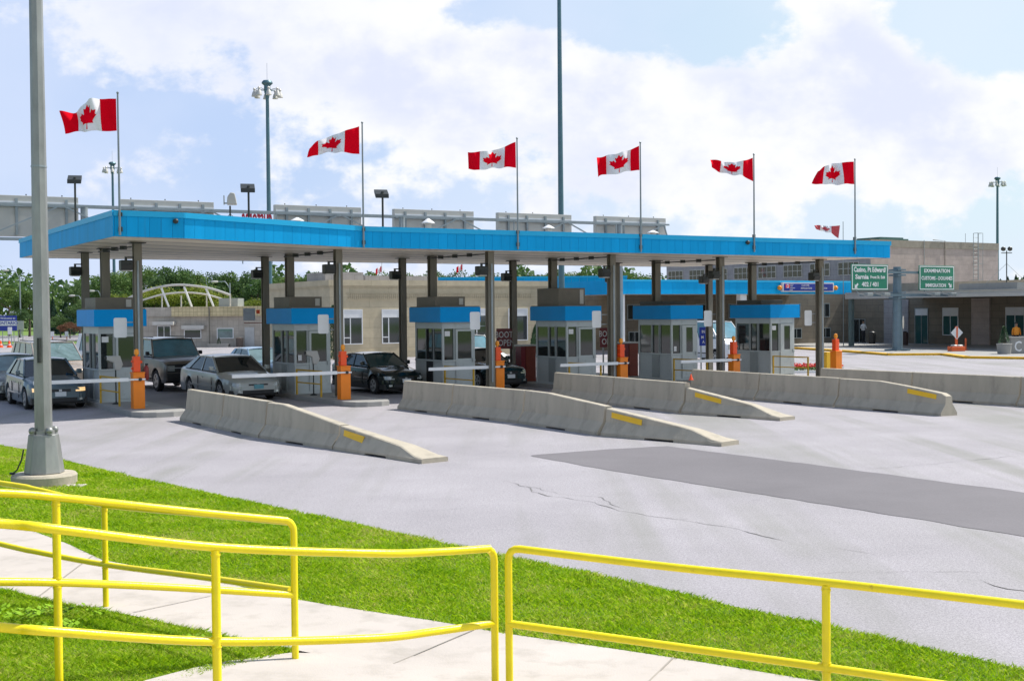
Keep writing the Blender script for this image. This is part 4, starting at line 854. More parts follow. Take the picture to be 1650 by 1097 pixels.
# ------------------------------------------------------------------ vehicles
HEAD = TH - math.pi/2
def interp(P, x):
    if x <= P[0][0]: return P[0][1]
    for (a, va), (b, vb) in zip(P[:-1], P[1:]):
        if x <= b: t = (x-a)/(b-a); return va+(vb-va)*t
    return P[-1][1]
def paint(name, col, metal=.35, rough=.28): return mat(name, col, rough, metal, var=.03, coat=.5)
def vehicle(label, cat, loc, rot, col, L, W, H, wb, fo, cowl, roofF, roofR, deck, zs, kind='sedan', R=.31, cl=.19, group='cars queuing at the booths', glass=None, lamps=None, plate=M_plate, name='car', trim=None, grille='black'):
    """local +X = forward, origin on the ground under the front axle. zs = (nose, hood rear, belt rear, tail) heights."""
    r = thing(name, label, cat, loc, rot, group); tail = -(L-fo); GL = glass or M_glass; hwd = W/2
    ztop = [(tail, zs[3]-.10), (tail+.10, zs[3]), (deck, zs[2]), (cowl, zs[1]), (fo-.75, zs[0]+.075), (fo-.35, zs[0]+.03), (fo-.14, zs[0]-.035), (fo-.05, zs[0]-.08), (fo, zs[0]-.15)]
    mids = [(tail, .80), (tail+.18, .94), (tail+.7, .99), (-wb*.5, 1.0), (fo-.9, .985), (fo-.4, .93), (fo-.12, .84), (fo, .70)]
    if kind == 'suv': mids = [(tail, .93), (tail+.15, .99), (-wb*.5, 1.0), (fo-.5, .98), (fo-.12, .95), (fo, .90)]
    X = sorted(set([tail, tail+.04, tail+.12, tail+.3, fo, fo-.04, fo-.1, fo-.2, fo-.35, cowl, deck] + [tail + (L)*i/26 for i in range(27)] + [c + (R+.065)*math.cos(math.pi*j/10) for c in (0, -wb) for j in range(11)]))
    X = [x for i, x in enumerate(X) if i == 0 or x - X[i-1] > .012 or i == len(X)-1]
    vs = []; rows = 8
    for x in X:
        zt = interp(ztop, x); w = hwd*interp(mids, x); lo = cl + (.07 if x > fo-.1 or x < tail+.1 else 0)
        for c in (0, -wb):
            d = abs(x-c)
            if d < R+.07: lo = max(lo, R + math.sqrt(max(0, (R+.07)**2-d*d))*.98)
        lo = min(lo, zt-.12); za = max(lo+.02, cl+(zt-cl)*.30); zb = max(za+.02, cl+(zt-cl)*.68); zc = max(zb+.015, zt-.065)
        prof = [(w*.95, lo), (w*1.0, za), (w*.99, zb), (w*.955, zc), (w*.87, zt-.008), (w*.62, zt+.024), (w*.3, zt+.040), (0, zt+.045)]
        vs += [(x, -y, z) for y, z in prof] + [(x, y, z) for y, z in prof[::-1][1:]]
    K = 15; fs = [(i*K+k, (i+1)*K+k, (i+1)*K+k+1, i*K+k+1) for i in range(len(X)-1) for k in range(K-1)]
    fs += [tuple(range(K))[::-1], tuple((len(X)-1)*K + k for k in range(K))]
    b = MB().add(vs, fs).build('body', col, r, smooth=35)
    MB().box(tail+.12, fo-.12, -hwd*.9, hwd*.9, cl-.02, cl+.16).build('underside', M_black, r)
    for c in (0, -wb): MB().box(c-R-.05, c+R+.05, -hwd*.84, hwd*.84, cl, R*2+.04).build('wheel_arch', M_black, r)
    # glasshouse
    zc_, zd_ = interp(ztop, cowl)+.01, interp(ztop, deck)+.01; gw, rw = hwd*.875, hwd*(.68 if kind != 'suv' else .76); zr = H-.035; ns = 6
    def band(xa, za, xb, zb, bow):
        g = []
        for j in range(ns+1):
            t = -1+2*j/ns; g.append(((xa + bow*(1-t*t)), gw*t, za)); 
        for j in range(ns+1):
            t = -1+2*j/ns; g.append(((xb + bow*.5*(1-t*t)), rw*t, zb+.02*(1-t*t)))
        return g, [(j, j+1, ns+1+j+1, ns+1+j) for j in range(ns)]
    m = MB(); g, f = band(cowl, zc_, roofF, zr, .10); m.add(g, f); o = m.build('windshield', GL, r, smooth=60)
    m = MB(); g, f = band(deck, zd_, roofR, zr, -.08); m.add(g, [q[::-1] for q in f]); m.build('rear_window', GL, r, smooth=60)
    for s in (-1, 1):
        m = MB(); q = [(cowl, s*gw, zc_), (deck, s*gw, zd_), (roofR, s*rw, zr), (roofF, s*rw, zr)]; m.add(q, [(0,1,2,3) if s > 0 else (3,2,1,0)]); m.build('side_window', GL, r)
        m = MB(); e = s*.012
        pt = lambda t, u: Vector((cowl+(deck-cowl)*t, s*gw+e, zc_+(zd_-zc_)*t)).lerp(Vector((roofF+(roofR-roofF)*t, s*rw+e, zr)), u)
        ts = (.0, .47, 1.0) if kind != 'suv' else (.0, .36, .66, 1.0)
        for t, ww in zip(ts, (.05, .05, .16, .16) if kind != 'suv' else (.05, .06, .07, .10)):
            if t == 1.0: ww = .10 if kind == 'suv' else .17
            t0, t1 = (t, t+ww/2) if t == 0 else ((t-ww, t) if t == 1.0 else (t-.012, t+.012))
            a, b2, c, d = pt(t0, -.02), pt(t1, -.02), pt(t1*.98+.01, 1.0), pt(t0, 1.0); n = Vector((0, s*.014, 0)); MB().add([a, b2, c, d, a+n, b2+n, c+n, d+n], [(0,1,2,3),(7,6,5,4),(0,4,5,1),(1,5,6,2),(2,6,7,3),(3,7,4,0)]).build('pillar', col, r)
        m = MB(); m.tube([(cowl-.02, s*gw, zc_), (roofF, s*(rw+.005), zr)], .032, 8); m.build('windshield_pillar', col, r, smooth=True)
    m = MB(); nx = 8; vs = []
    for i in range(nx+1):
        t = i/nx; x = roofF+.06 + (roofR-.06-roofF-.06)*t
        for j in range(ns+1): u = -1+2*j/ns; vs.append((x + .05*(1-u*u)*(1-2*t), (rw+.022)*u, zr-.012 + .05*(1-u*u) + .03*math.sin(math.pi*t)))
    k0 = len(vs); vs += [(x, y, z-.045) for x, y, z in vs]; w = ns+1
    fs = [(i*w+j, i*w+j+1, (i+1)*w+j+1, (i+1)*w+j) for i in range(nx) for j in range(ns)]; fs2 = [tuple(q+k0 for q in f[::-1]) for f in fs]
    rim = [i*w for i in range(nx)] + [nx*w+j for j in range(ns)] + [i*w+ns for i in range(nx, 0, -1)] + [j for j in range(ns, 0, -1)]
    fs += fs2 + [(rim[i], rim[(i+1)%len(rim)], rim[(i+1)%len(rim)]+k0, rim[i]+k0) for i in range(len(rim))]
    m.add(vs, fs).build('roof', col, r, smooth=50)
    if kind == 'suv':
        for s in (-1, 1): MB().bar((roofF-.3, s*rw*.8, H+.035), (roofR+.25, s*rw*.8, H+.035), .03, .03).build('roof_rack', M_black, r)
    # wheels
    for c in (0, -wb):
        for s in (-1, 1):
            y = s*(hwd*.955 - .09); tm = MB().lathe([(R*.62, -.095), (R*.93, -.10), (R, -.065), (R, .065), (R*.93, .10), (R*.62, .095)], 28, (c, y, R), 'y'); wo = tm.build('wheel', M_tyre, r, smooth=30)
            rm = MB().lathe([(.02, -.104), (R*.10, -.104), (R*.58, -.100), (R*.66, -.102), (R*.70, -.085), (R*.70, .085), (R*.66, .102), (R*.58, .100), (R*.10, .104), (.02, .104)], 24, (c, y, R), 'y').m(1)
            for k in range(5):
                a0 = 2*math.pi*k/5 + .5; yy = y+s*.1055; rm.add([(c+math.cos(a0+d)*rr, yy, R+math.sin(a0+d)*rr) for d, rr in ((-.30, R*.55), (.30, R*.55), (.22, R*.24), (-.22, R*.24))], [(0,1,2,3) if s < 0 else (3,2,1,0)])
            rm.build('rim', [M_rim, M_black], wo, smooth=30)
    # front end
    zn = zs[0]; fx = lambda y: interp([(0, fo), (.70, fo), (.84, fo-.12), (.93, fo-.38), (1.0, fo-.8)] if kind != 'suv' else [(0, fo), (.90, fo), (.95, fo-.12), (1, fo-.5)], abs(y)/hwd)
    def patch(y0, y1, z0, z1, mt, name, off=.012, par=r, n=6, slope=0.0):
        m = MB(); vs = []
        for i in range(n+1): y = y0+(y1-y0)*i/n; vs += [(fx(y)+off, y, z0), (fx(y)+off-.004-slope*.4, y, z1), (fx(y)-.15, y, z1), (fx(y)-.15, y, z0)]
        fs = [(4*i+a, 4*(i+1)+a, 4*(i+1)+(a+1)%4, 4*i+(a+1)%4) for i in range(n) for a in range(4)] + [(3,2,1,0), (4*n, 4*n+1, 4*n+2, 4*n+3)]
        return m.add(vs, fs).build(name, mt, par, smooth=30)
    lm = lamps or M_lamp
    if kind == 'suv':
        patch(-hwd*.84, hwd*.84, zn-.42, zn-.13, M_black if trim is None else M_greydk, 'grille', .02); patch(-hwd*.88, hwd*.88, .40, .66, M_black if trim is None else trim, 'bumper', .10); patch(-hwd*.78, hwd*.78, zn-.28, zn-.245, M_rim, 'grille_bar', .035)
        for s in (-1, 1): patch(s*hwd*.58, s*hwd*.84, zn-.37, zn-.18, lm, 'headlight', .035)
    else:
        patch(-hwd*.34, hwd*.34, zn-.23, zn-.15, M_black, 'grille', .018, slope=.02)
        patch(-hwd*.90, hwd*.90, .36, .50, col, 'bumper', .045); patch(-hwd*.55, hwd*.55, .24, .35, M_black, 'air_intake', .012)
        for s in (-1, 1): patch(s*hwd*.50, s*hwd*.86, zn-.225, zn-.115, lm, 'headlight', .014, slope=.08); patch(s*hwd*.62, s*hwd*.74, .28, .34, M_lamp, 'fog_lamp', .03)
    patch(-.155, .155, .40 if kind != 'suv' else .46, .53 if kind != 'suv' else .58, plate, 'licence_plate', .07 if kind != 'suv' else .125, n=2)
    patch(-.04, .04, zn-.22, zn-.16, M_rim, 'badge', .03, n=2)
    for s in (-1, 1):
        m = MB(); m.box(cowl-.33, cowl-.20, s*(gw+.06)-.01, s*(gw+.20), zc_+.05, zc_+.19, .03); m.bar((cowl-.26, s*gw*.97, zc_+.05), (cowl-.26, s*(gw+.1), zc_+.10), .05, .04); m.build('mirror', M_black if trim is None and kind == 'suv' else col, r)
        sy = s*(hwd*.99+.004)
        for t, zz0, zz1 in ((.10, cl+.12, .83), (.50, cl+.12, .85)) if kind != 'coupe' else ((.14, cl+.12, .83), (.72, cl+.3, .85)):
            x = cowl+(deck-cowl)*t; MB().box(x-.004, x+.004, sy-.02, sy, zz0, min(zz1, zc_-.16)).build('door_gap', M_black, r)
        MB().box(cowl+(deck-cowl)*.40, cowl+(deck-cowl)*.40+.16, sy-.005, sy+.025, zc_-.20, zc_-.165).build('door_handle', col, r)
        MB().box(cowl-.2+(-wb)*.74, cowl+.05, sy-.02, sy+.012, .42, .47).build('side_moulding', col if kind != 'suv' else M_black, r)
        m = MB().box(tail-.005, tail+.10, s*hwd*.60, s*hwd*.82, zs[3]-.28, zs[3]-.12); m.build('tail_light', mat('tail_red', (.4,.01,.01), .25), r)
    return r
P_silver = paint('paint_silver_blue', (0.10, 0.145, 0.17)); P_silver2 = paint('paint_pale_silver', (0.43, 0.46, 0.45)); P_tan = paint('paint_pewter', (0.17, 0.155, 0.14)); P_gold = paint('paint_champagne', (0.42, 0.36, 0.31))
P_blk = paint('paint_black_green', (0.008, 0.018, 0.020), .1, .12); P_dkgreen = paint('paint_dark_teal', (0.012, 0.035, 0.04), .2, .15); P_bluelt = paint('paint_light_blue', (0.22, 0.36, 0.50)); P_white = paint('paint_white', (0.72, 0.73, 0.74), 0, .25); P_grey = paint('paint_grey_beige', (0.17, 0.18, 0.175))
G_blue = mat('sky_reflection_glass', (0.05, 0.19, 0.26), 0.03, var=.3, scale=2, spec=1.0); G_lt = mat('bright_glass', (0.12, 0.19, 0.20), 0.03, var=.35, scale=2, spec=1.0)  # sky reflected in the windshields is put into the blue base colour
M_lit = mat('lit_headlamp', (0.8, 0.6, 0.35), .2)
if 'lit' not in _mats:
    bb = M_lit.node_tree.nodes['Principled BSDF']; bb.inputs['Emission Color'].default_value = (1, .62, .25, 1); bb.inputs['Emission Strength'].default_value = .6
def car_at(F, **k): return k
vehicle('silver blue sedan waiting at the leftmost gate, headlamps glowing amber', 'sedan', (-13.75, 36.95, 0), HEAD, P_silver, 4.60, 1.74, 1.46, 2.65, .92, -.42, -1.22, -2.62, -3.28, (.76, .93, .98, 1.00), lamps=M_lit)
vehicle('grey estate car close behind the silver blue sedan at the left edge', 'car', (-16.55, 41.2, 0), HEAD-.05, P_grey, 4.8, 1.85, 1.46, 2.75, .98, -.38, -1.15, -3.05, -3.6, (.74, .92, .97, .98), glass=G_lt)
vehicle('champagne minivan behind the leftmost booth, partly hidden by it', 'minivan', (-17.0, 46.2, 0), HEAD+.05, P_gold, 5.0, 1.98, 1.78, 3.0, 1.0, .05, -.85, -3.6, -3.95, (.86, 1.08, 1.12, 1.12), kind='suv', glass=G_lt, trim=P_gold)
vehicle('large pewter SUV with black grille and windshield coloured blue for reflected sky', 'SUV', (-12.1, 45.1, 0), HEAD+.05, P_tan, 5.05, 1.98, 1.90, 2.95, .90, -.50, -1.02, -3.75, -4.05, (1.12, 1.22, 1.22, 1.22), kind='suv', R=.385, cl=.33, glass=G_blue)
vehicle('low pale silver sedan with blue licence plate, beside the second booth from the left', 'sedan', (-8.62, 39.9, 0), HEAD+.03, P_silver2, 5.15, 1.88, 1.40, 2.87, 1.05, -.30, -1.25, -2.65, -3.55, (.70, .88, .96, .98), plate=mat('plate_blue', (.10,.30,.36), .4, var=.2, scale=20))
vehicle('light blue car farther back, behind the pale silver sedan', 'car', (-9.3, 47.9, 0), HEAD, P_bluelt, 4.5, 1.74, 1.42, 2.6, .9, -.42, -1.15, -2.6, -3.2, (.76, .92, .97, .98), glass=G_lt)
vehicle('glossy black green coupe in the lane between two booths', 'coupe', (-4.05, 42.3, 0), HEAD+.02, P_blk, 4.42, 1.70, 1.37, 2.62, .86, -.40, -1.20, -2.35, -3.10, (.74, .90, .97, 1.0), kind='coupe', glass=mat('coupe_glass', (.03,.07,.075), .04, spec=.9))
vehicle('dark teal sedan showing only its nose right of the third gate', 'sedan', (-.55, 44.6, 0), HEAD+.02, P_dkgreen, 4.6, 1.75, 1.42, 2.65, .90, -.42, -1.22, -2.6, -3.25, (.78, .93, .98, 1.0), lamps=mat('pale_lamp', (.7,.7,.5), .15))
vehicle('white SUV waiting behind the booth right of the black coupe', 'SUV', (-1.3, 52.0, 0), HEAD, P_white, 4.8, 1.9, 1.80, 2.8, .9, -.40, -1.0, -3.5, -3.8, (1.0, 1.12, 1.12, 1.12), kind='suv', R=.36, cl=.25, glass=G_blue, trim=P_white)
vehicle('white van far behind the leftmost front canopy column', 'van', (-17.3, 56.5, 0), HEAD+.25, P_white, 5.0, 1.95, 1.95, 3.0, .9, .1, -.8, -3.8, -4.05, (.95, 1.15, 1.15, 1.15), kind='suv', glass=G_lt, trim=P_white)
vehicle('white van far back, seen between the two booths on the right', 'van', (11.6, 66.0, 0), HEAD, P_white, 5.2, 2.0, 2.15, 3.1, .9, .1, -.7, -4.0, -4.25, (1.05, 1.25, 1.25, 1.25), kind='suv', glass=G_blue, trim=P_white)

# ------------------------------------------------------------------ maroon signs, red cabinets, small things under the canopy
def board(label, px0, px1, py0, py1, D, mt, lines, tcol, size, posts=True, rot=.05, name='sign_board', cat='sign', ground=0.0, mirror=False, th=.04):
    a, b = at(px0, py1, D), at(px1, py0, D); w, h = b.x-a.x, b.z-a.z; c = Vector(((a.x+b.x)/2, D, 0)); r = thing(name, label, cat, (c.x, c.y, ground), rot)
    z0 = a.z-ground; MB().box(-w/2, w/2, 0, th, z0, z0+h).build('panel', mt, r, bevel=.005)
    if posts:
        for s in (-.32, .32): MB().box(w*s-.03, w*s+.03, th, th+.05, 0, z0+h*.9).build('post', M_galv2, r)
    for (t, fx, fz, sz, sx) in lines: text(t, sz*h, tcol, r, (fx*w, -.004, z0+fz*h), sx=sx, name='lettering', bold=.003)
    return r, w, h, z0
W_ = M_white
board('maroon sign with white words, left one, behind the third gate', 800, 832, 529, 562, 47.5, M_maroon, [('BOOTH', 0, .68, .44, .72), ('OPEN', 0, .28, .44, .72)], W_, 0)
board('maroon sign with white words, right one, behind the fourth gate', 966.5, 998, 528, 559.5, 50.5, M_maroon, [('BOOTH', 0, .68, .44, .72), ('OPEN', 0, .28, .44, .72)], W_, 0)
board('small blue sign with white lines behind the fifth lane sign', 1127, 1143, 527, 557, 54, M_bluesign, [('IN', -.1, .75, .22, .8), ('M', -.2, .45, .22, .8), ('A', -.1, .2, .22, .8)], W_, 0)
for px, y0, y1, D, lb in ((851, 557.5, 615, 46.3, 'red brown metal cabinet left of the booth with the tallest roof unit'), (1016, 553, 606, 49.3, 'red brown metal cabinet right of the fourth gate')):
    p = at(px, y1, D); h = zat(px, y0, D)-.15; r = thing('metal_cabinet', lb, 'cabinet', (p.x, D, .15), TH, 'red brown cabinets on the islands'); MB().box(-.22,.22,-.22,.22,0,h).build('cabinet_body', M_brick, r, bevel=.01); MB().box(-.45,.26,-.26,.26,h,h+.06).build('lid', M_signback, r)
    MB().box(-.42,-.23,-.2,.2,0,h-.01).build('side_panel', M_maroon, r)
# flower bed behind the rightmost booth
def flowers():
    c = gp(1302, 600); mb = MB(); ms = [mat('leaf_green', (.05,.13,.02), .7, var=.3), mat('flower_red', (.65,.02,.01), .6), mat('flower_white', (.7,.7,.6), .6)]
    for i in range(900):
        x = random.uniform(-.6, 1.6); y = random.uniform(-.1, 1.2); z = random.uniform(.05, .36); s = random.uniform(.03, .06); k = 1 if z > .24 else (2 if z < .12 and random.random() < .4 else 0)
        a = Vector((random.gauss(0,1), random.gauss(0,1), random.gauss(0,1))).normalized(); b = a.orthogonal().normalized(); q = a.cross(b); p = c+Vector((x,y,z)); mb.m(k).add([p-b*s, p+q*s, p+b*s, p-q*s], [(0,1,2,3)])
    tag(mb.build('flower_bed', ms), 'bed of red flowers with green leaves behind the rightmost booth', 'flowers', kind='stuff')
    m = MB().box(c.x-.9, c.x+2, c.y-.4, c.y-.25, -.02, .10); m.box(c.x-.9, c.x+2, c.y-.25, c.y+1.4, -.02, .05); tag(m.build('flower_bed_kerb', M_white), kind='structure')
flowers()

# ------------------------------------------------------------------ background buildings
def winunit(par, P, ax, w, z0, z1, cols=2, rows_=1, nrm=None, blind=0.0, frame=M_white, glass=M_glass, fw=.06, name='window'):
    """window set in a wall: P base point in the parent's frame, ax along the wall, nrm outward"""
    P, ax, nrm = Vector(P), Vector(ax).normalized(), Vector(nrm).normalized(); up = Vector((0,0,1)); m = MB(); h = z1-z0
    o = P + up*z0 + nrm*.012
    B = lambda u0, u1, v0, v1, d0, d1: m.obox(o + ax*u0 + up*v0 + nrm*d0, ax*(u1-u0), nrm*(d1-d0), up*(v1-v0))
    B(0, w, 0, fw, 0, .05); B(0, w, h-fw, h, 0, .05); B(0, fw, fw, h-fw, 0, .05); B(w-fw, w, fw, h-fw, 0, .05)
    zt = h*(1-blind)
    for c in range(1, cols): u = w*c/cols; B(u-fw*.4, u+fw*.4, fw, zt-.005, 0, .045)
    for q in range(1, rows_): v = zt*q/rows_; B(fw, w-fw, v-fw*.35, v+fw*.35, 0, .04)
    f = m.build(name, frame, par)
    m = MB(); m.obox(o + ax*.01 + up*.01, ax*(w-.02), nrm*.02, up*(zt-.02)); m.build('pane', glass, f)
    if blind:
        m = MB(); m.obox(o + ax*.01 + up*zt, ax*(w-.02), nrm*.03, up*(h-zt-.01)); m.build('blind', M_white, f)
    return f
# low beige office, left
D1 = 105.0; r = thing('office_building', 'low beige office with a cream roof band behind the left booths', 'building', (xat(222, D1), D1, 0)); x_ = lambda px: xat(px, D1)-xat(222, D1); z_ = lambda py, px=330: zat(px, py, D1)
w1 = x_(445); MB().box(0, w1, 0, 14, 0, z_(509.5)).build('wall', M_tile, r)
MB().box(x_(278), w1, -.35, 14.1, z_(509.5), z_(494)).build('roof_band', M_tilecream, r); MB().box(-.2, x_(278)-.01, -.15, 14.1, z_(509.5), z_(494.6)).build('roof_band', M_tile, r)
def fwin(par, xa, xb, za, zb, cols=1, rows_=1, fr=M_white, gl=M_glass, name='window', blind=0): return winunit(par, (xa, 0, 0), (1,0,0), xb-xa, za, zb, cols, rows_, (0,-1,0), blind, fr, gl, .07, name)
fwin(r, x_(253), x_(275), .05, z_(524), 2, 1, name='glass_door'); MB().box(x_(251), x_(284), -1.1, -.01, z_(523), z_(517.5)).build('door_canopy', M_signback, r)
fwin(r, x_(296), x_(324), z_(545), z_(530.5)); MB().box(x_(294), x_(330), -.5, -.01, z_(530), z_(524)).build('awning', M_signback, r)
fwin(r, x_(349), x_(376), z_(545.8), z_(528.7), gl=G_lt); MB().box(x_(394), x_(409.4), -.05, .0, 0.0, z_(528)).build('door', mat('door_pale', (.42,.43,.43), .5), r)
MB().tube([(x_(339), -.42, 0), (x_(339), -.42, 3.4)], .06, 6).build('drain_pipe', M_roofbox, r)
MB().box(x_(346), x_(377), 1.5, 4, 3.4, z_(480.5)).build('roof_unit', M_greydk, r)
g2 = MB().lathe([(.28,0),(.33,.7),(.34,.75),(.2,.8)], 14); o = g2.build('litter_bin', mat('bin_brown', (.09,.07,.06), .6), None, loc=(xat(385.5, 104), 104, 0)); tag(o, 'dark round litter bin by the beige office door', 'bin')
def conifer_pot(px, D, hw_, hb, ht, lab, base='box', z0=0.0):
    p = Vector((xat(px, D), D, z0)); r = thing('potted_conifer', lab, 'planter', p)
    if base == 'box': MB().box(-hw_, hw_, -.4, .4, 0, hb).box(-hw_-.04, hw_+.04, -.44, .44, hb, hb+.06).build('planter', M_curb, r, bevel=.01)
    else: MB().lathe([(hw_*.86,0),(hw_,hb*.9),(hw_*1.06,hb*.92),(hw_*1.06,hb),(hw_*.9,hb+.01)], 16).build('planter', M_curb, r, smooth=30)
    m = MB(); n = 700
    for i in range(n):
        t = random.random()**.7; rr = .30*(ht)*(1-t)*random.uniform(.75, 1.0)+.02; a = random.uniform(0, 6.28); c = Vector((rr*math.cos(a), rr*math.sin(a), hb+.02+t*ht)); d = Vector((math.cos(a), math.sin(a), random.uniform(-.2,.9))).normalized(); s = .06*ht/.8
        q = d.orthogonal().normalized(); m.add([c-q*s*.5, c+d*s, c+q*s*.5], [(0,1,2)])
    m.build('foliage', mat('conifer_green', (.03,.09,.03), .7, var=.3, scale=8), r); return r
conifer_pot(352, 104, .85, .22, .55, 'small cone shaped shrub in a low planter before the beige office')
# arched truss on the office roof
ar = thing('arch_truss', 'pair of curved white pipe arches with slanting struts above the office roof', 'truss', (xat(298, 106), 106, 3.4)); ax0 = xat(298, 106)
up_ = [(200,484),(230,470),(261,461.7),(291,459),(326.6,462.4),(350,468),(371,475.4)]; lo_ = [(205,492),(230,483.6),(261,474.7),(296.6,471.3),(329.4,474),(352,480),(366,485)]
A1 = [at(x, y, 106)-Vector((ax0,106,3.4)) for x, y in up_]; A2 = [at(x, y, 109.5)-Vector((ax0,106,3.4)) for x, y in lo_]
MB().tube(smooth_path(A1, 5), .105, 8).build('front_arch', M_signback, ar, smooth=True); MB().tube(smooth_path(A2, 5), .085, 8).build('rear_arch', M_signback, ar, smooth=True)
for (a, b) in (((260,464),(272,494.5)), ((296.6,462),(308.9,494.5)), ((332,465),(344,493.5))): MB().tube([at(a[0], a[1], 106)-Vector((ax0,106,3.4)), at(b[0], b[1], 106.2)-Vector((ax0,106,3.4))], .09, 6).build('strut', M_white, ar)
for x in (261, 333, 292): MB().tube([at(x, 476, 109.5)-Vector((ax0,106,3.4)), at(x, 496, 109.5)-Vector((ax0,106,3.4))], .06, 6).build('post', M_signback, ar)
MB().tube([at(371, 475, 106)-Vector((ax0,106,3.4)), at(371, 496, 106)-Vector((ax0,106,3.4))], .07, 6).build('post', M_signback, ar)
# tan stone customs house
Q = Vector((-10.9, 74, 0)); r = thing('customs_house', 'tan stone single storey customs house with fluted frieze and tall white windows', 'building', Q, TH); ZT2 = 4.72
MB().box(0, 15.6, 0, 10.3, 0, ZT2).build('wall', M_stone, r); MB().box(-.10, 15.7, -.10, 10.4, ZT2-.30, ZT2+.04).box(-.05, 15.65, -.05, 10.35, ZT2-.42, ZT2-.302).build('cornice', M_stone, r); MB().box(-.06, 15.66, -.06, 10.36, 0, .45).build('plinth', M_stone, r)
m = MB()
for k in range(96): u = 1.2+k*.1375; m.box(u, u+.07, -.035, .01, 3.62, 3.92)
m.box(1.1, 14.6, -.04, .0, 3.93, 3.98).box(1.1, 14.6, -.04, .0, 3.55, 3.60); m.build('frieze', M_stone, r)
for u, w in ((.84,1.27),(3.4,1.27),(6.3,1.27),(9.65,1.30),(12.5,1.5)):
    f = winunit(r, (u, 0, 0), (1,0,0), w, .86, 2.98, 1, 1, (0,-1,0), .24, M_white, M_glass, .06)
    m = MB(); m.box(u+w*.36-.03, u+w*.36+.03, -.06, -.015, .92, 2.45).box(u+.06, u+w*.36-.03, -.055, -.015, 1.24, 1.30); m.build('mullion', M_white, f)
MB().box(1.0, 3.6, 3, 6, ZT2+.04, ZT2+.62).build('roof_unit', M_greywall, r); MB().box(4.2, 9.5, 4, 8, ZT2+.04, ZT2+.45).build('roof_unit', M_greywall, r)
sh = MB()
for px, D, hh, lb in ((866, 78.5, 1.9, 'narrow dark conifer by the right end of the stone customs house'), (537, 73.2, 3.1, 'narrow dark conifer beside the second front canopy column')):
    rr = thing('columnar_conifer', lb, 'shrub', (xat(px, D), D, 0)); m = MB()
    for i in range(1200):
        t = random.random(); rad = .42*(1-t**3)*random.uniform(.7, 1); a = random.uniform(0, 6.28); c = Vector((rad*math.cos(a), rad*math.sin(a), .1+t*hh)); d = Vector((math.cos(a), math.sin(a), .8)).normalized(); q = d.orthogonal().normalized()*.05; m.add([c-q, c+d*.13, c+q], [(0,1,2)])
    m.build('foliage', mat('conifer_green', (.03,.09,.03), .7), rr); MB().tube([(0,0,0),(0,0,hh*.8)], .05, 6).build('trunk', M_bark, rr)
# blue canopies of the plaza behind
def slab(label, P0, L, dep, z0, z1, posts=(), rot=TH, thick=.12):
    r = thing('plaza_canopy', label, 'canopy', P0, rot); m = MB(); k = max(2, int(L/.6))
    for i in range(k): m.box(L*i/k+.004, L*(i+1)/k-.004, -.03, .0, z0, z1)
    m.box(-.03, 0, .0, dep, z0, z1); m.box(L, L+.03, 0, dep, z0, z1); m.build('fascia', M_blue, r); MB().box(.0, L, .001, dep, z0+.02, z1-.1).build('roof_slab', M_soffit, r); MB().box(-.05, L+.05, -.07, -.031, z1-.10, z1+.03).build('fascia_cap', M_bluecap, r)
    for (u, v) in posts: MB().box(u-.28, u+.28, v-.2, v+.2, 0, z0+.02).build('post', M_white, r)
    return r
P0 = Vector((xat(998, 78), 78, 0)); slab('blue edged canopy in front of the far building, carrying the blue sign', P0, 20.7, 8, 3.80, 4.70, ((.3,.4),(10.6,.4)))
slab('long blue edged canopy farther back behind the stone customs house', Vector((xat(604, 95), 95, 0)), xat(1010, 95)-xat(604, 95), 9, 3.95, 5.42, (), .0)
# wall under the plaza canopy
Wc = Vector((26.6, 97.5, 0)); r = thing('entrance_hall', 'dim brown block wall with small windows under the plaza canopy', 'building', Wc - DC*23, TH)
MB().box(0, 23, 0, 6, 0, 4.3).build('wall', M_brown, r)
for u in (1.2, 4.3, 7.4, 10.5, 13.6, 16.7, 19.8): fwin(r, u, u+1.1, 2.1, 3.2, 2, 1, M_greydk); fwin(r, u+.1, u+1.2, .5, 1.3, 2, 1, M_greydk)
# two-storey block
K = Vector((29.1, 100, 0)); r = thing('office_block', 'two storey pinkish block, shade on its left wall painted grey, with a row of white framed windows', 'building', K, TH)
MB().box(.01, 16, .01, 26.2, 0, 8.3).build('wall', M_pink, r); MB().box(-.02, .0, 0, 26.2, 0, 8.28).build('shaded_side_wall', M_greywall, r)  # thin grey facing paints the shade of the left wall; the lit wall stays pinkish
MB().box(-.04, 16.04, -.04, 26.24, 7.75, 8.34).build('parapet', M_pinkdk, r)
for v in (1.2, 4.4, 7.6, 10.8, 14.0, 17.2, 20.4, 23.6): winunit(r, (-.02, v+2.3, 0), (0,-1,0), 2.3, 5.5, 6.62, 4, 2, (-1,0,0), 0, M_signback, M_glass, .06)
m = MB().box(3.2, 6.8, 2, 5, 8.3, 8.62).box(3.6, 6.4, 2.2, 4.8, 8.62, 8.74); m.build('roof_unit', mat('roof_green', (.06,.14,.12), .6), r)
m = MB()
for u in (12.1, 12.75): m.tube([(u,-.45,5.0),(u,-.45,9.1)], .025, 5)
for u in (12.1, 12.75): m.tube([(u,-.9,5.1),(u,-.9,9.1)], .02, 5)
m.tube([(11.5,-.1,9.1),(11.5,-.1,8.3)], .02, 5)
for i in range(12): z = 5.1+i*.33; m.tube([(12.1,-.45,z),(12.75,-.45,z)], .016, 4)
for z in (5.1, 6.5, 7.8, 9.1): m.tube([(12.1,-.45,z),(12.1,-.9,z),(12.75,-.9,z),(12.75,-.45,z)], .02, 4)
m.tube([(12.1,-.45,5.1),(12.1,0,5.1)], .02, 4).tube([(12.1,-.45,8),(12.1,0,8)], .02, 4); m.build('ladder_cage', M_greydk, r)
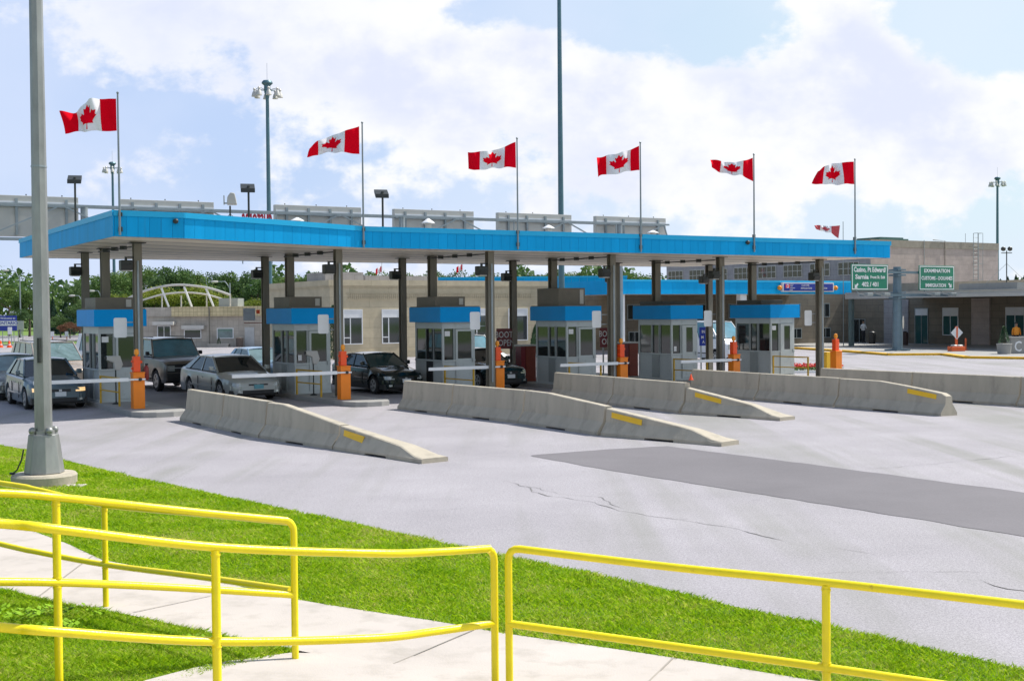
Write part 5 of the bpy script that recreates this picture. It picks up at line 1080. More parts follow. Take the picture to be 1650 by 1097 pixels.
m = MB().tube([(8.9,-.08,4.3),(8.9,-.08,8.4),(7.4,-.08,8.45)], .035, 5); m.build('wall_pipe', M_roofbox, r); MB().tube([(6.3,-.08,5.3),(6.3,-.08,8.4)], .03, 5).build('wall_pipe', M_greydk, r)
# entrance building on the right, its long wall facing left towards the road
E0 = Vector((31.1, 75, 0)); r = thing('entrance_building', 'long low brown building on the right with a flat grey canopy roof', 'building', E0, TH); U = 7.95
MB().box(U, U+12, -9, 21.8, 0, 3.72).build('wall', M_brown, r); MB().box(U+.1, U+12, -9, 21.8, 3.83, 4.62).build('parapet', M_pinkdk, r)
MB().box(-.0, U+.1, -9, 14.2, 3.50, 3.80).build('canopy_roof', M_soffit, r); MB().box(-.12, -.001, -9, 14.25, 3.43, 3.66).box(-.06, -.001, -9, 14.2, 3.665, 3.83).box(-.10, U, 14.21, 14.3, 3.43, 3.83).build('canopy_edge', M_signback, r); MB().box(-.14, -.04, -9, 14.26, 3.835, 3.87).build('edge_trim', M_signback, r)
MB().box(.02,.28,13.8,14.1,0,3.5).build('corner_post', mat('teal_grey', (.12,.17,.17), .5), r)
sw = lambda px: (34.9-84*((px-825)/F0))/(.5235+.852*((px-825)/F0))
V0 = (Vector((34.9, 84, 0))-E0).dot(DL)
def swin(p0, p1, z0, z1, **k): a, b = V0+sw(p1), V0+sw(p0); return winunit(r, (U, b, 0), (0,-1,0), b-a, z0, z1, nrm=(-1,0,0), **k)
swin(1519.6, 1545, .75, 2.75, cols=2, blind=.30, glass=mat('teal_glass', (.03,.10,.10), .06)); swin(1621, 1652, .75, 2.75, cols=2, blind=.28, glass=_mats['teal_glass']); swin(1474.7, 1496.4, .02, 2.75, cols=2, blind=.2, frame=M_greydk, glass=_mats['teal_glass'], name='glass_door'); swin(1376, 1395, .02, 1.95, cols=2, frame=M_greydk, name='glass_door')
a, b = V0+sw(1596), V0+sw(1567); MB().box(U-.12, U, a, b, 0, 3.4).build('pilaster', M_pink, r)
a, b = V0+sw(1465), V0+sw(1426); MB().box(U-.12, U, a, b, 0, 3.4).build('pilaster', M_greywall, r)
m = MB().box(U-2.3, U-1.5, -1.0, 1.5, 3.88, 4.02, .04); m.build('roof_light', M_ycurb, r)
MB().box(3.5, 4.2, 3.0, 7.5, 3.9, 4.35).build('roof_unit', mat('roof_slate', (.16,.18,.20), .6), r)
p = at(1622, 412, 82); pz = 4.62; p.z = pz; lt = thing('stand_floodlight', 'pair of dark floodlights on a guyed stand above the low roof', 'floodlight', p, 0)
hh = zat(1622, 404, 82)-pz; MB().tube([(0,0,-.5),(0,0,hh)], .035, 6).build('pole', M_dark, lt)
for s in (-.22, .22): MB().sphere((s,0,hh+.12), .17, 8, (1,.7,.9)).build('lamp_head', M_dark, lt)
MB().bar((-.35,0,hh-.15),(.35,0,hh-.15),.05,.05).build('crossbar', M_dark, lt)
for s in (-1.6, 1.6): MB().tube([(0,0,hh*.55),(s,0,-.5)], .012, 4).build('guy_wire', M_greydk, lt)

# sidewalk with yellow kerb in front of the right-hand buildings
kc = [gp(*q) for q in ((1180,560.5),(1282,562.5),(1361,567.5),(1430,573),(1517,572.5),(1552,577.5),(1650,579),(1900,590))]
kb2 = [Vector((kc[0].x, 96, 0)), Vector((45, 108, 0))]
m = MB(); poly = [(p.x, p.y) for p in kc] + [(48, 100), (38, 112), (kc[0].x, 96)]; m.prism(poly, -.02, .12); tag(m.build('sidewalk', M_curb), kind='structure')
m = MB()
for a, b in zip(kc[:-1], kc[1:]):
    d = (b-a).normalized(); n = Vector((-d.y, d.x, 0)); q0 = a-n*.02; q1 = b-n*.02; m.add([(q0.x,q0.y,-.01),(q1.x,q1.y,-.01),(q1.x,q1.y,.125),(q0.x,q0.y,.125),((q0+n*.42).x,(q0+n*.42).y,.125),((q1+n*.42).x,(q1+n*.42).y,.125)], [(0,1,2,3),(3,2,5,4)])
tag(m.build('yellow_kerb', M_ycurb), kind='structure')

# overhead direction signs
pp = gp(1446, 568); PD = pp.y; sg = thing('direction_sign', 'two green overhead direction signs on one grey steel post', 'sign', (pp.x, pp.y, .12), TH); ph = zat(1446, 430, PD)-.12
M_post = mat('sign_post_blue_grey', (.13,.19,.23), .4, .3, var=.12)
MB().tube([(0,0,0),(0,0,ph)], [.32,.24], 14).build('post', M_post, sg, smooth=True); MB().box(-.6,.6,-.5,.5,0,.10).build('base_plate', M_post, sg)
for z in (ph-.35, ph-1.75): MB().box(-3.0, 4.4, -.38, -.24, z-.08, z+.08).box(-3.0, 4.4, .24, .30, z-.05, z+.05).box(-.36,.36,-.38,.38,z-.22,z-.12).box(-.36,.36,-.38,.38,z+.12,z+.2).build('arm', M_post, sg)
def gsign(u0, u1, z0, z1, lines, arrow):
    w, h = u1-u0, z1-z0; p = MB().box(u0, u1, -.46, -.40, z0, z1).build('green_panel', M_green, sg, bevel=.01)
    m = MB(); y = -.468; e = .06
    for (a, b, c, d) in ((u0+.04,u1-.04,z0+.04,z0+.04+e),(u0+.04,u1-.04,z1-.04-e,z1-.04),(u0+.04,u0+.04+e,z0+.04+e,z1-.04-e),(u1-.04-e,u1-.04,z0+.04+e,z1-.04-e)): m.box(a, b, y, y+.006, c, d)
    m.build('border', M_white, p)
    for (t, fu, fz, s, sx) in lines: fit(text(t, .3, M_white, p, (u0+fu*w, -.470, z0+fz*h), bold=.008), sx*w, s*h)
    ax, az, dx = arrow; c = Vector((u0+ax*w, -.472, z0+az*h)); d = Vector((dx, 0, -.75)).normalized(); n = Vector((-d.z, 0, d.x)); L = .13*h
    tip = c+d*L; m = MB(); pts = [c-d*L*.9-n*.06, c-d*L*.9+n*.06, c+d*L*.1+n*.06, c+d*L*.1+n*.17, tip, c+d*L*.1-n*.17, c+d*L*.1-n*.06]; ff = tuple(range(7)); 
    m.add(pts, [ff]); o = m.build('arrow', M_white, p); so = o.modifiers.new('s', 'SOLIDIFY'); so.thickness = .006; so.offset = 0
    for fx in (.28, .75):
        q = MB(); x = u0+fx*w; q.tube([(x-.35,-.30,z0+.05),(x-.35,-.55,z0-.22),(x-.1,-.85,z0-.30)], .03, 5).box(x-.1, x+.4, -1.0, -.68, z0-.36, z0-.16, .04); q.build('sign_light', M_greydk, p)
zt = zat(1401, 426.6, PD-1.3)-.12; zb = zat(1401, 468, PD-1.3)-.12
sl = [ (lambda q: (q*pp.y-pp.x)/(DC.x-q*DC.y))((x-825)/F0) for x in (1363, 1422, 1472, 1528.5)]
gsign(sl[0], sl[1], zb, zt, [('Casino, Pt Edward/', .5, .78, .23, .88), ('Sarnia', .28, .52, .18, .36), ('Front St. Exit', .71, .51, .12, .40), ('402 / 401', .5, .23, .18, .45)], (.13, .17, -.75))
zt = zat(1509, 428.6, PD+1.9)-.12; zb = zat(1509, 468, PD+1.9)-.12
gsign(sl[2], sl[3], zb, zt, [('EXAMINATION', .5, .79, .15, .73), ('CUSTOMS - DOUANES', .5, .49, .15, .88), ('IMMIGRATION', .46, .20, .15, .58)], (.87, .20, .75))
# blue sign on the plaza canopy fascia
a = (lambda q: (q*P0.y-P0.x)/(DC.x-q*DC.y)); u0, u1 = a((1256.5-825)/F0), a((1339-825)/F0); bs = thing('customs_sign', 'long blue sign with white frame and amber lamps on the plaza canopy edge', 'sign', P0, TH)
DS = P0.y+DC.y*(u0+u1)/2; z0, z1 = zat(1298, 470.5, DS), zat(1298, 455.5, DS); MB().box(u0, u1, -.30, -.12, z0, z1).build('frame', M_white, bs); MB().box(u0+.12, u1-.12, -.33, -.301, z0+.08, z1-.08).build('panel', M_bluesign, bs)
ww = u1-u0; MB().box(u0+.25, u0+.65, -.336, -.331, z1-.38, z1-.12).build('flag_emblem', M_flagwhite, bs); MB().box(u0+.25, u0+.35, -.339, -.337, z1-.38, z1-.12).box(u0+.55, u0+.65, -.339, -.337, z1-.38, z1-.12).box(u0+.40, u0+.50, -.339, -.337, z1-.32, z1-.18).build('red_bars', M_flagred, bs)
hh = z1-z0
for t, fu, fz, s, sx in (('Customs', .165, .80, .17, .9), ('Canada', .155, .62, .17, .9), ('Immigration', .18, .42, .17, .9), ('Canada', .155, .22, .17, .9), ('CUSTOMS', .43, .68, .28, .9), ('IMMIGRATION', .45, .38, .28, .9), ('DOUANES', .70, .68, .28, .8), ('IMMIGRATION', .76, .38, .28, .8)): text(t, s*hh, M_white, bs, (u0+fu*ww, -.336, z0+fz*hh), sx=sx)
for u in (u0-.22, u1+.22): MB().sphere((u,-.25,z0+.28), .17, 10).build('amber_lamp', M_amber, bs, smooth=True)

# ------------------------------------------------------------------ small things on the far side of the road
cs = gp(1541, 569); r = thing('construction_sign', 'orange temporary sign stand with blank white diamond and sandbagged base', 'sign', (cs.x, cs.y, .12), .2); M_or2 = mat('orange_red_plastic', (.75,.13,.03), .5)
MB().box(-.45,.45,-.25,.25,0,.28).build('base', M_or2, r, bevel=.02); MB().sphere((-.15,0,.33),.2,8,(1.2,.8,.4)).sphere((.22,0,.32),.2,8,(1.2,.8,.4)).build('sandbags', M_signback, r, smooth=True); MB().box(-.07,.07,-.04,.04,.28,1.50).build('mast', M_or2, r)
m = MB(); s_ = .40; m.prism([(0,-s_),(s_,0),(0,s_),(-s_,0)], -.01, .01); m.v = [(x, -.06+z, y+1.12) for x, y, z in m.v]; m.build('diamond', M_white, r); MB().box(-.05,.05,-.09,-.075,.80,1.48).build('front_mast', M_or2, r)
c2 = gp(1556, 567); tag(MB().lathe([(.16,0),(.16,.04),(.06,.05),(.055,.7),(.03,.74)], 10).build('traffic_post', M_or2, None, loc=(c2.x, c2.y, .12), smooth=True), 'thin orange tube post right of the diamond sign stand', 'post')
conifer_pot(1618, 69.5, .40, .68, .95, 'round grey concrete planter with a small cone shaped conifer, by the concrete sign wall', 'round', .02)
a = at(1629, 573, 69.8); r = thing('sign_wall', 'low concrete wall with a large white letter, at the right edge', 'wall', (a.x, 69.8, 0), .1); MB().box(0, 7, 0, .5, 0, .98).box(-.05, 7.05, -.05, .55, .98, 1.06).build('wall_body', M_curb, r); text('C', .82, M_white, r, (.42, -.006, .50), sx=.8, bold=.01)
# people
def person(loc, rot, label, top, legs, skin=(.30,.18,.12), arms='down', h=1.72, vest=None):
    r = thing('person', label, 'person', loc, rot, None); s = h/1.75
    P = {'pel':(0,0,.95,.15),'chest':(0,0,1.32,.16),'neck':(0,0,1.50,.055),'head':(0,.02,1.62,.095),'top':(0,.02,1.70,.07),
         'kL':(.10,.02,.50,.07),'aL':(.11,0,.09,.05),'fL':(.12,.14,.03,.04),'kR':(-.10,.02,.50,.07),'aR':(-.11,-.02,.09,.05),'fR':(-.12,.12,.03,.04),'hL':(.10,0,.86,.10),'hR':(-.10,0,.86,.10)}
    if arms == 'down': P.update({'sL':(.19,0,1.40,.06),'eL':(.25,0,1.12,.043),'wL':(.26,.08,.88,.03),'sR':(-.19,0,1.40,.06),'eR':(-.25,0,1.12,.043),'wR':(-.25,.08,.88,.03)})
    else: P.update({'sL':(.19,0,1.40,.06),'eL':(.27,.03,1.14,.043),'wL':(.10,.24,1.12,.03),'sR':(-.19,0,1.40,.06),'eR':(-.27,.03,1.14,.043),'wR':(-.08,.26,1.16,.03)})
    names_ = list(P); idx = {n: i for i, n in enumerate(names_)}; E_ = [('pel','chest'),('chest','neck'),('neck','head'),('head','top'),('pel','hL'),('hL','kL'),('kL','aL'),('aL','fL'),('pel','hR'),('hR','kR'),('kR','aR'),('aR','fR'),('chest','sL'),('sL','eL'),('eL','wL'),('chest','sR'),('sR','eR'),('eR','wR')]
    me = bpy.data.meshes.new('body'); me.from_pydata([tuple(c*s for c in P[n][:3]) for n in names_], [(idx[a], idx[b]) for a, b in E_], []); o = bpy.data.objects.new('body', me); COL.objects.link(o); o.parent = r
    sk = o.modifiers.new('skin', 'SKIN'); me.skin_vertices[0].data[0].use_root = True
    for n in names_: q = P[n][3]*s; me.skin_vertices[0].data[idx[n]].radius = (q, q*.8)
    sb = o.modifiers.new('sub', 'SUBSURF'); sb.levels = 1; sb.render_levels = 2
    bm_ = bpy.data.materials.new('person_clothes'); bm_.use_nodes = True; nt = bm_.node_tree; b = nt.nodes['Principled BSDF']; tc = N(nt, 'ShaderNodeTexCoord'); sp = N(nt, 'ShaderNodeSeparateXYZ'); nt.links.new(tc.outputs['Object'], sp.inputs[0]); cr_ = N(nt, 'ShaderNodeValToRGB'); cr_.color_ramp.interpolation = 'CONSTANT'
    dv = N(nt, 'ShaderNodeMath', operation='DIVIDE'); nt.links.new(sp.outputs[2], dv.inputs[0]); dv.inputs[1].default_value = 1.8*s; nt.links.new(dv.outputs[0], cr_.inputs[0]); e = cr_.color_ramp.elements; e[0].color = (.01,.01,.01,1); e[1].position = .05; e[1].color = (*legs,1); q = e.new(.54); q.color = (*top,1); q = e.new(.83); q.color = (*skin,1); nt.links.new(cr_.outputs[0], b.inputs['Base Color']); b.inputs['Roughness'].default_value = .8; me.materials.append(bm_)
    MB().sphere((0,-.005*s,1.70*s), .098*s, 10, (1,1.05,.75)).build('hair', mat('hair_dark', (.02,.015,.01), .7), r, smooth=True)
    if vest: MB().tube([(0,0,1.0*s),(0,0,1.2*s),(0,0,1.43*s)], [.17,.185,.15], 12).build('safety_vest', vest, r, smooth=True)
    return r
person((xat(1637.5, 74), 74, .12), math.pi, 'person in an orange and yellow safety vest standing behind the concrete sign wall', (.7,.25,.02), (.02,.02,.03), vest=mat('vest_orange', (.85,.30,.02), .6, var=.3, scale=6))
person((xat(1391, 94.5), 94.5, .12), math.pi+.4, 'person with white top and dark trousers by the glass door on the right', (.6,.6,.58), (.02,.02,.025), arms='fold')
for px, D, w_, h_, lb in ((1405, 92, .55, .85, 'dark bin beside the glass door on the right'), (1458, 88, .5, .9, 'dark red bin right of the green sign post')):
    r = thing('litter_bin', lb, 'bin', (xat(px, D), D, .12)); MB().lathe([(w_*.45,0),(w_*.5,h_*.8),(w_*.45,h_)], 12).build('bin_body', mat('bin_%d' % px, (.05,.03,.03) if px > 1440 else (.03,.03,.03), .6), r, smooth=30); MB().tube([(0,0,h_),(0,0,h_+.08)], [w_*.4, w_*.2], 10).build('lid', M_black, r)
os_ = thing('oval_sign', 'small oval sign on a thin post right of the green sign post', 'sign', (xat(1454, 80), 80, .12), 1.1); MB().tube([(0,0,0),(0,0,2.0)], .03, 6).build('post', M_galv2, os_); m = MB().lathe([(.02,-.01),(.30,-.01),(.30,.01),(.02,.01)], 16, (0,0,0), 'y'); m.v = [(x, y-.05, z*1.4+1.7) for x, y, z in m.v]; m.build('panel', M_signback, os_)

# ------------------------------------------------------------------ masts and street lights
def mast(px, ytop, D, label, r0, r1, z0=0, ybeyond=None):
    x = xat(px, D, 480); zt = zat(px, ytop, D); r = thing('light_mast', label, 'light mast', (x, D, z0), 0, 'tall lighting masts'); H = zt-z0
    MB().tube([(0,0,0),(0,0,H-.6)], [r0, r1], 12).lathe([(r0*1.8,0),(r0*1.8,.06),(r0*1.2,.08),(r0,.5)], 12).build('mast_pole', M_mast, r, smooth=True)
    MB().lathe([(r1*1.1,H-2.0),(.22,H-1.7),(.30,H-1.3),(.28,H-.9),(.50,H-.7),(.48,H-.6),(.35,H-.45),(.05,H-.4)], 14).build('head_ring', M_mast, r, smooth=30)
    MB().tube([(0,0,H-.6),(0,0,H+1.1)], .014, 5).build('lightning_rod', M_greydk, r)
    for k in range(8):
        a = math.pi*2*k/8+.3; c = (1.12*math.cos(a), 1.12*math.sin(a), H-1.9); m = MB().lathe([(.27,0),(.25,.08),(.18,.36),(.10,.48),(.09,.60),(.15,.64),(.04,.78)], 12, c); lo_h = m.build('lamp_head', M_signback, r, smooth=30)
        MB().bar((.25*math.cos(a), .25*math.sin(a), H-1.3), (1.1*math.cos(a), 1.1*math.sin(a), H-1.2), .04, .04).build('lamp_arm', M_mast, r)
mast(435.2, 122, 110, 'tall thin lighting mast between the first and second flags', .24, .14); mast(184.6, 256, 169, 'distant lighting mast just left of the first flagpole', .24, .14)
mast(1607.2, 281, 196, 'distant lighting mast at the far right behind the two storey block', .26, .16); mast(905, -120, 72, 'thick dark lighting mast crossing the sky near the centre', .20, .10)
def cobra(px, ytop, D, L, rise, label):
    x = xat(px, D, 500); zt = zat(px, ytop, D); r = thing('street_light', label, 'street light', (x, D, 0), 0, 'curved arm street lights'); MB().tube([(0,0,0),(0,0,zt)], [.10,.06], 8).build('pole', M_galv2, r, smooth=True)
    P = smooth_path([(0,0,zt-.6),(-L*.35,0,zt+rise*.6),(-L*.7,0,zt+rise*.95),(-L,0,zt+rise)], 5); MB().tube(P, .045, 6).build('arm', M_galv2, r, smooth=True); MB().sphere((-L-.25,0,zt+rise-.02), .3, 8, (1.4,.6,.42)).build('lamp_head', M_signback, r, smooth=True)
cobra(371, 456, 125, 1.3, .15, 'street light behind the arched truss'); cobra(33, 443, 160, 1.5, .6, 'tall thin street light at the left edge'); cobra(133, 480, 150, 1.0, .3, 'street light left of the leftmost booth roof'); cobra(163, 470, 140, .8, .1, 'short street light behind the leftmost rear column')

# ------------------------------------------------------------------ left: road signs, cones
r, w, h, z0 = board('blue and white welcome sign on posts at the left edge', -1, 26.5, 508.5, 533, 120, M_bluesign, [('Welcome to', 0, .83, .20, .95)], M_white, 0, name='welcome_sign')
MB().box(-w/2+.02, w/2-.02, -.03, -.002, z0+h*.34, z0+h*.66).build('white_band', M_white, r); text('ONTARIO', .30*h, M_bluesign, r, (0, -.035, z0+.5*h), sx=.95, bold=.01)
board('small white sign on two posts beside the blue welcome sign', 27, 38, 517, 531.5, 122, M_signback, [('', 0, .5, .3, 1)], M_white, 0)
board('small square sign with a black and red mark before the welcome sign', 12.5, 19, 527, 538.5, 114, M_white, [('', 0, .5, .3, 1)], M_black, 0)
for px, y, lb in ((1, 563, 'orange cone at the very left edge'), (15, 563, 'orange and white cone right of the edge cone')):
    p = gp(px, y-3); r = thing('traffic_cone', lb, 'cone', p, 0, 'orange cones at the far left'); MB().lathe([(.26,0),(.26,.05),(.20,.06),(.05,.62)], 12).build('cone_body', M_redor, r, smooth=True); MB().lathe([(.155,.24),(.11,.38)], 12).build('white_band', M_white, r, smooth=True)
for px, lb in ((84.5,'white marker board by the far road, left one'), (107.5,'white marker board by the far road, right one')):
    p = gp(px, 547); r = thing('marker_board', lb, 'marker', p, 0, 'white markers by the far road'); MB().box(-.2,.2,-.02,.02,.35,.95).build('board', M_white, r); MB().box(-.04,.04,.02,.05,0,.6).build('post', M_or2, r)
sb = thing('wall_sign', 'pale grey sign panel on an arm left of the second rear canopy column', 'sign', at(401.5, 506.5, 47), .1); wd = 19/F0*47; hd = 19.8/F0*47
MB().box(-wd/2, wd/2, -.01, .01, -hd/2, hd/2).build('panel', mat('pale_blue_grey', (.36,.42,.50), .4, .2), sb, bevel=.004); MB().bar((-.2,.03,-hd*.7),(.75,.03,-hd*.7),.03,.03).build('arm', M_brick, sb)
MB().box(.27,.40,-.03,.05,.02,.17).build('red_signal', M_redor, sb)

# ------------------------------------------------------------------ trees
def leafmat(name, c1, c2, c3):
    m = bpy.data.materials.new(name); m.use_nodes = True; nt = m.node_tree; b = nt.nodes['Principled BSDF']; b.inputs['Roughness'].default_value = .6; b.inputs['Specular IOR Level'].default_value = .25
    g = N(nt, 'ShaderNodeNewGeometry'); oi = N(nt, 'ShaderNodeObjectInfo'); tc = N(nt, 'ShaderNodeTexCoord'); n = N(nt, 'ShaderNodeTexNoise', i_Scale=.55, i_Detail=3.0); nt.links.new(tc.outputs['Object'], n.inputs['Vector'])
    a = N(nt, 'ShaderNodeMath', operation='MULTIPLY_ADD'); nt.links.new(g.outputs['Random Per Island'], a.inputs[0]); a.inputs[1].default_value = .45
    s2 = N(nt, 'ShaderNodeMath', operation='MULTIPLY_ADD'); nt.links.new(oi.outputs['Random'], s2.inputs[0]); s2.inputs[1].default_value = .4; nt.links.new(n.outputs['Fac'], s2.inputs[2]); s3 = N(nt, 'ShaderNodeMath', operation='SUBTRACT'); nt.links.new(s2.outputs[0], s3.inputs[0]); s3.inputs[1].default_value = .35; nt.links.new(s3.outputs[0], a.inputs[2])
    cr_ = N(nt, 'ShaderNodeValToRGB'); nt.links.new(a.outputs[0], cr_.inputs[0]); e = cr_.color_ramp.elements; e[0].position = .15; e[0].color = (*c1,1); e[1].position = .95; e[1].color = (*c3,1); q = e.new(.5); q.color = (*c2,1)
    tr = N(nt, 'ShaderNodeBsdfTranslucent'); mx = N(nt, 'ShaderNodeMixShader'); mx.inputs[0].default_value = .3
    nt.links.new(cr_.outputs[0], b.inputs['Base Color']); nt.links.new(cr_.outputs[0], tr.inputs[0]); nt.links.new(b.outputs[0], mx.inputs[1]); nt.links.new(tr.outputs[0], mx.inputs[2]); nt.links.new(mx.outputs[0], nt.nodes['Material Output'].inputs[0]); return m
L1 = leafmat('leaf_mid', (.035,.09,.03), (.09,.17,.04), (.18,.25,.06)); L2 = leafmat('leaf_dark', (.03,.07,.03), (.065,.13,.045), (.12,.19,.05)); L3 = leafmat('leaf_yellow', (.09,.13,.02), (.20,.25,.03), (.32,.32,.05)); L4 = leafmat('leaf_conifer', (.014,.05,.038), (.03,.085,.055), (.055,.12,.065)); L5 = leafmat('leaf_russet', (.10,.05,.03), (.20,.09,.05), (.22,.16,.07))
def crown_mesh(name, lm, seed, con=False, n=3400, sp=1.0):
    """unit tree: height 1 from the ground, crown radius about .32*sp"""
    rs = np.random.RandomState(seed)
    if con:
        t = rs.rand(n)**.8; tier = .78+.22*np.abs(np.sin(t*26)); rad = (.20*sp)*(1-t)*tier*np.sqrt(rs.uniform(.45,1,n)); a = rs.uniform(0, 6.283, n); C = np.stack([rad*np.cos(a), rad*np.sin(a), .06+t*.93-rad*.25], 1); s = .018*(1.25-t)*rs.uniform(.7,1.4,n)
    else:
        nb = 26; bc = []; 
        for i in range(nb):
            v = rs.normal(size=3); v /= np.linalg.norm(v); q = rs.uniform(.45, 1)**.5; bc.append((v[0]*.24*sp*q, v[1]*.24*sp*q, .60+v[2]*.27*q*(1 if v[2] > 0 else 1.15)))
        bc = np.array(bc); br = rs.uniform(.075, .135, nb)*sp**.5; k = rs.randint(0, nb, n); v = rs.normal(size=(n,3)); v /= np.linalg.norm(v, axis=1)[:,None]; C = bc[k] + v*(br[k]*rs.uniform(.55,1.08,n))[:,None]*np.array([1,1,.85]); s = .0100*rs.uniform(.6,1.6,n)
    A_ = rs.normal(size=(n,3)); A_ /= np.linalg.norm(A_, axis=1)[:,None]; B_ = np.cross(A_, rs.normal(size=(n,3))); B_ /= np.linalg.norm(B_, axis=1)[:,None]
    V = np.stack([C-A_*s[:,None], C+B_*s[:,None]*.8, C+A_*s[:,None], C-B_*s[:,None]*.8], 1); me = bpy.data.meshes.new(name); me.vertices.add(n*4); me.vertices.foreach_set('co', V.ravel()); me.loops.add(n*4); me.loops.foreach_set('vertex_index', np.arange(n*4)); me.polygons.add(n); me.polygons.foreach_set('loop_start', np.arange(n)*4); me.polygons.foreach_set('loop_total', np.full(n,4)); me.materials.append(lm); me.update(); return me
def tree_proto(kind, lm, seed, con=False, sp=1.0, n=6000):
    r = bpy.data.objects.new(kind, None); COL.objects.link(r); me = crown_mesh('crown', lm, seed, con, n, sp); c = bpy.data.objects.new('crown', me); COL.objects.link(c); c.parent = r
    random.seed(seed); m = MB(); m.tube([(0,0,0),(.008,0,.2),(-.006,.01,.45),(0,0,.72 if not con else .95)], [.022,.018,.012,.004], 8)
    if not con:
        for i in range(7): a = random.uniform(0,6.28); z = random.uniform(.22,.55); L = random.uniform(.14,.24)*sp; m.tube([(0,0,z),(L*.5*math.cos(a),L*.5*math.sin(a),z+.06),(L*math.cos(a),L*math.sin(a),z+.16)], [.010,.006,.002], 5)
    m.build('trunk', M_bark, r, smooth=True); return r
TP = {'a': tree_proto('broadleaf_tree', L1, 1), 'b': tree_proto('broadleaf_tree', L2, 2, sp=1.1), 'c': tree_proto('broadleaf_tree', L1, 3, sp=.85), 'd': tree_proto('broadleaf_tree', L3, 4, sp=1.2), 'e': tree_proto('conifer_tree', L4, 5, True, n=2600), 'f': tree_proto('broadleaf_tree', L5, 6, sp=1.4), 'g': tree_proto('broadleaf_tree', L2, 7, sp=.9)}
TUSED = set()
def tree(kd, px, ytop, D, wf, label, group):
    z = zat(px, ytop, D); x = xat(px, D, 500); sc = (z*wf, z*wf, z); rz = random.uniform(0, 6.28); p = TP[kd]
    if kd not in TUSED: p.location = (x, D, 0); p.rotation_euler = (0,0,rz); p.scale = sc; TUSED.add(kd); tag(p, label, 'tree', group); return
    dup(p, (x, D, 0), rz, label, group, sc)
random.seed(11)
for kd, px, y, D, w, lb in (('b',-35,462,165,1.1,'dark tree cut by the left edge of the photo'),('a',14,452,172,1.15,'tall rounded tree behind the welcome sign'),('c',47,453,168,1.1,'tall airy tree just left of the big lamp pole'),('a',74,466,175,1.0,'tree whose crown shows right of the big lamp pole'),('b',30,492,160,1.4,'low bushy tree behind the small white sign'),
    ('e',85,476,172,1.3,'pointed conifer right of the big lamp pole'),('e',106,481,176,1.6,'broad blue green conifer left of the first booth'),('e',119,484,178,1.3,'conifer nearest the left side of the first booth'),('g',97,500,158,1.3,'bushy dark tree below the conifers'),('f',112,517,150,1.7,'low russet shrub tree left of the first booth'),('b',70,505,155,1.4,'dark bushy tree behind the pole at mid left')):
    tree(kd, px, y, D, w, lb, 'trees at the far left')
i = 0; ordn = ['first','second','third','fourth','fifth','sixth','seventh','eighth','ninth','tenth','eleventh','twelfth','thirteenth','fourteenth','fifteenth','sixteenth','seventeenth','eighteenth','nineteenth','twentieth']
rowA = [(128,445,'g'),(150,432,'b'),(176,424,'a'),(205,418,'c'),(232,414,'a'),(258,417,'b'),(284,415,'a'),(310,419,'c'),(334,428,'g'),(352,434,'b'),(372,425,'a'),(394,427,'g'),(416,436,'a'),(448,437,'c'),(478,430,'a'),(503,426,'b'),(530,436,'c'),(556,431,'a'),(582,441,'c')]
for i, (px, y, kd) in enumerate(rowA): tree(kd, px, y, 168+random.uniform(-8, 8), 1.0, '%s tall tree from the left in the wood behind the office and customs house' % ordn[i], 'tall trees of the wood')
rowB = [(140,474,'b'),(190,466,'d'),(222,470,'a'),(250,452,'d'),(280,458,'a'),(312,450,'d'),(342,462,'d'),(368,468,'g'),(398,478,'d'),(424,474,'d'),(455,458,'a'),(495,460,'c'),(540,455,'a')]
for i, (px, y, kd) in enumerate(rowB): tree(kd, px, y, 140+random.uniform(-5, 5), 1.35, '%s lower tree from the left, in front of the tall wood behind the office' % ordn[i], 'lower trees at the edge of the wood')
for i, px in enumerate(range(612, 1075, 26)): tree('abcgab'[i % 6], px+random.uniform(-4,4), 427+random.uniform(-4,6), 180+random.uniform(-8,8), 1.15, '%s tree from the left in the treeline under the middle of the canopy' % ordn[i], 'treeline behind the plaza canopies')
for i, (px, y) in enumerate(((1612,448),(1624,444),(1637,441),(1650,443),(1664,440))): tree('e', px, y, 205, 1.7, '%s dark pine from the left above the low roof at the right edge' % ordn[i], 'pines at the right edge')
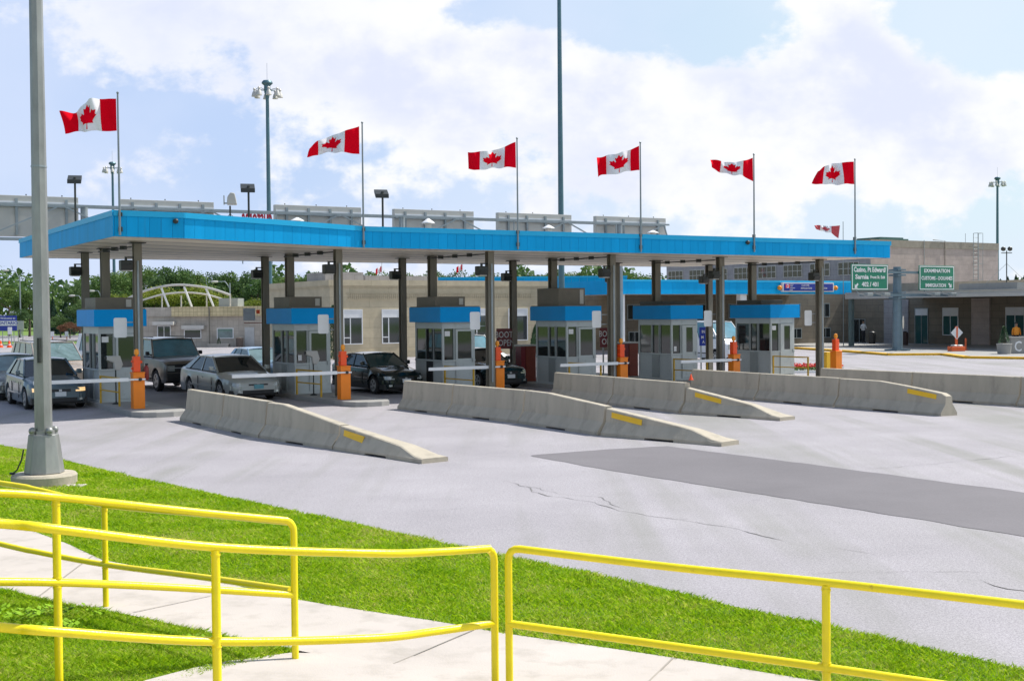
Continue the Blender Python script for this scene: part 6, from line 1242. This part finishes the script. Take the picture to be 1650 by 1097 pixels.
for k, p in TP.items():
    if k not in TUSED: [bpy.data.objects.remove(c) for c in list(p.children)]; bpy.data.objects.remove(p)
# far wood closing the horizon: one mass of foliage
def farwood():
    rs = np.random.RandomState(9); n = 36000; t = rs.uniform(-1.0, 1.0, n); D = 235+rs.uniform(0, 25, n); x = t*175; top = 9.5 + 2.2*np.sin(x*.11)+1.6*np.sin(x*.37+1)+1.0*np.sin(x*.9); z = rs.rand(n)**.7*top*(1-.15*rs.rand(n)); s = rs.uniform(.28,.65,n)
    C = np.stack([x, D, z], 1); A_ = rs.normal(size=(n,3)); A_ /= np.linalg.norm(A_, axis=1)[:,None]; B_ = np.cross(A_, rs.normal(size=(n,3))); B_ /= np.linalg.norm(B_, axis=1)[:,None]; V = np.stack([C-A_*s[:,None], C+B_*s[:,None], C+A_*s[:,None], C-B_*s[:,None]], 1)
    me = bpy.data.meshes.new('distant_wood'); me.vertices.add(n*4); me.vertices.foreach_set('co', V.ravel()); me.loops.add(n*4); me.loops.foreach_set('vertex_index', np.arange(n*4)); me.polygons.add(n); me.polygons.foreach_set('loop_start', np.arange(n)*4); me.polygons.foreach_set('loop_total', np.full(n,4)); me.materials.append(L2); me.update()
    o = bpy.data.objects.new('distant_wood', me); COL.objects.link(o); tag(o, 'distant wood that closes the horizon behind everything', 'wood', kind='stuff')
farwood()
# two small far flags seen through the canopy
for px, y, lb in ((616, 433, 'tiny red and white flag above the stone customs house'), (746, 430, 'tiny red and white flag right of the third middle column')):
    r = thing('far_flag', lb, 'flag', (xat(px, 118), 118, 0), 0, 'tiny flags far behind'); zt = zat(px, y-5, 118); MB().tube([(0,0,0),(0,0,zt+.3)], .04, 6).build('pole', M_white, r); m = MB(); n = 8; vs = []
    for i in range(n+1):
        u = i/n
        for v in (0, 1): vs.append((-u*.6, .25*math.sin(u*7), zt-.55*v-u*.35))
    fs = [(2*i, 2*i+1, 2*i+3, 2*i+2) for i in range(n)]
    for a, b, mt in ((0,2,M_flagred),(2,5,M_flagwhite),(5,8,M_flagred)): MB().add(vs, fs[a:b]).build('flag_cloth', mt, r)
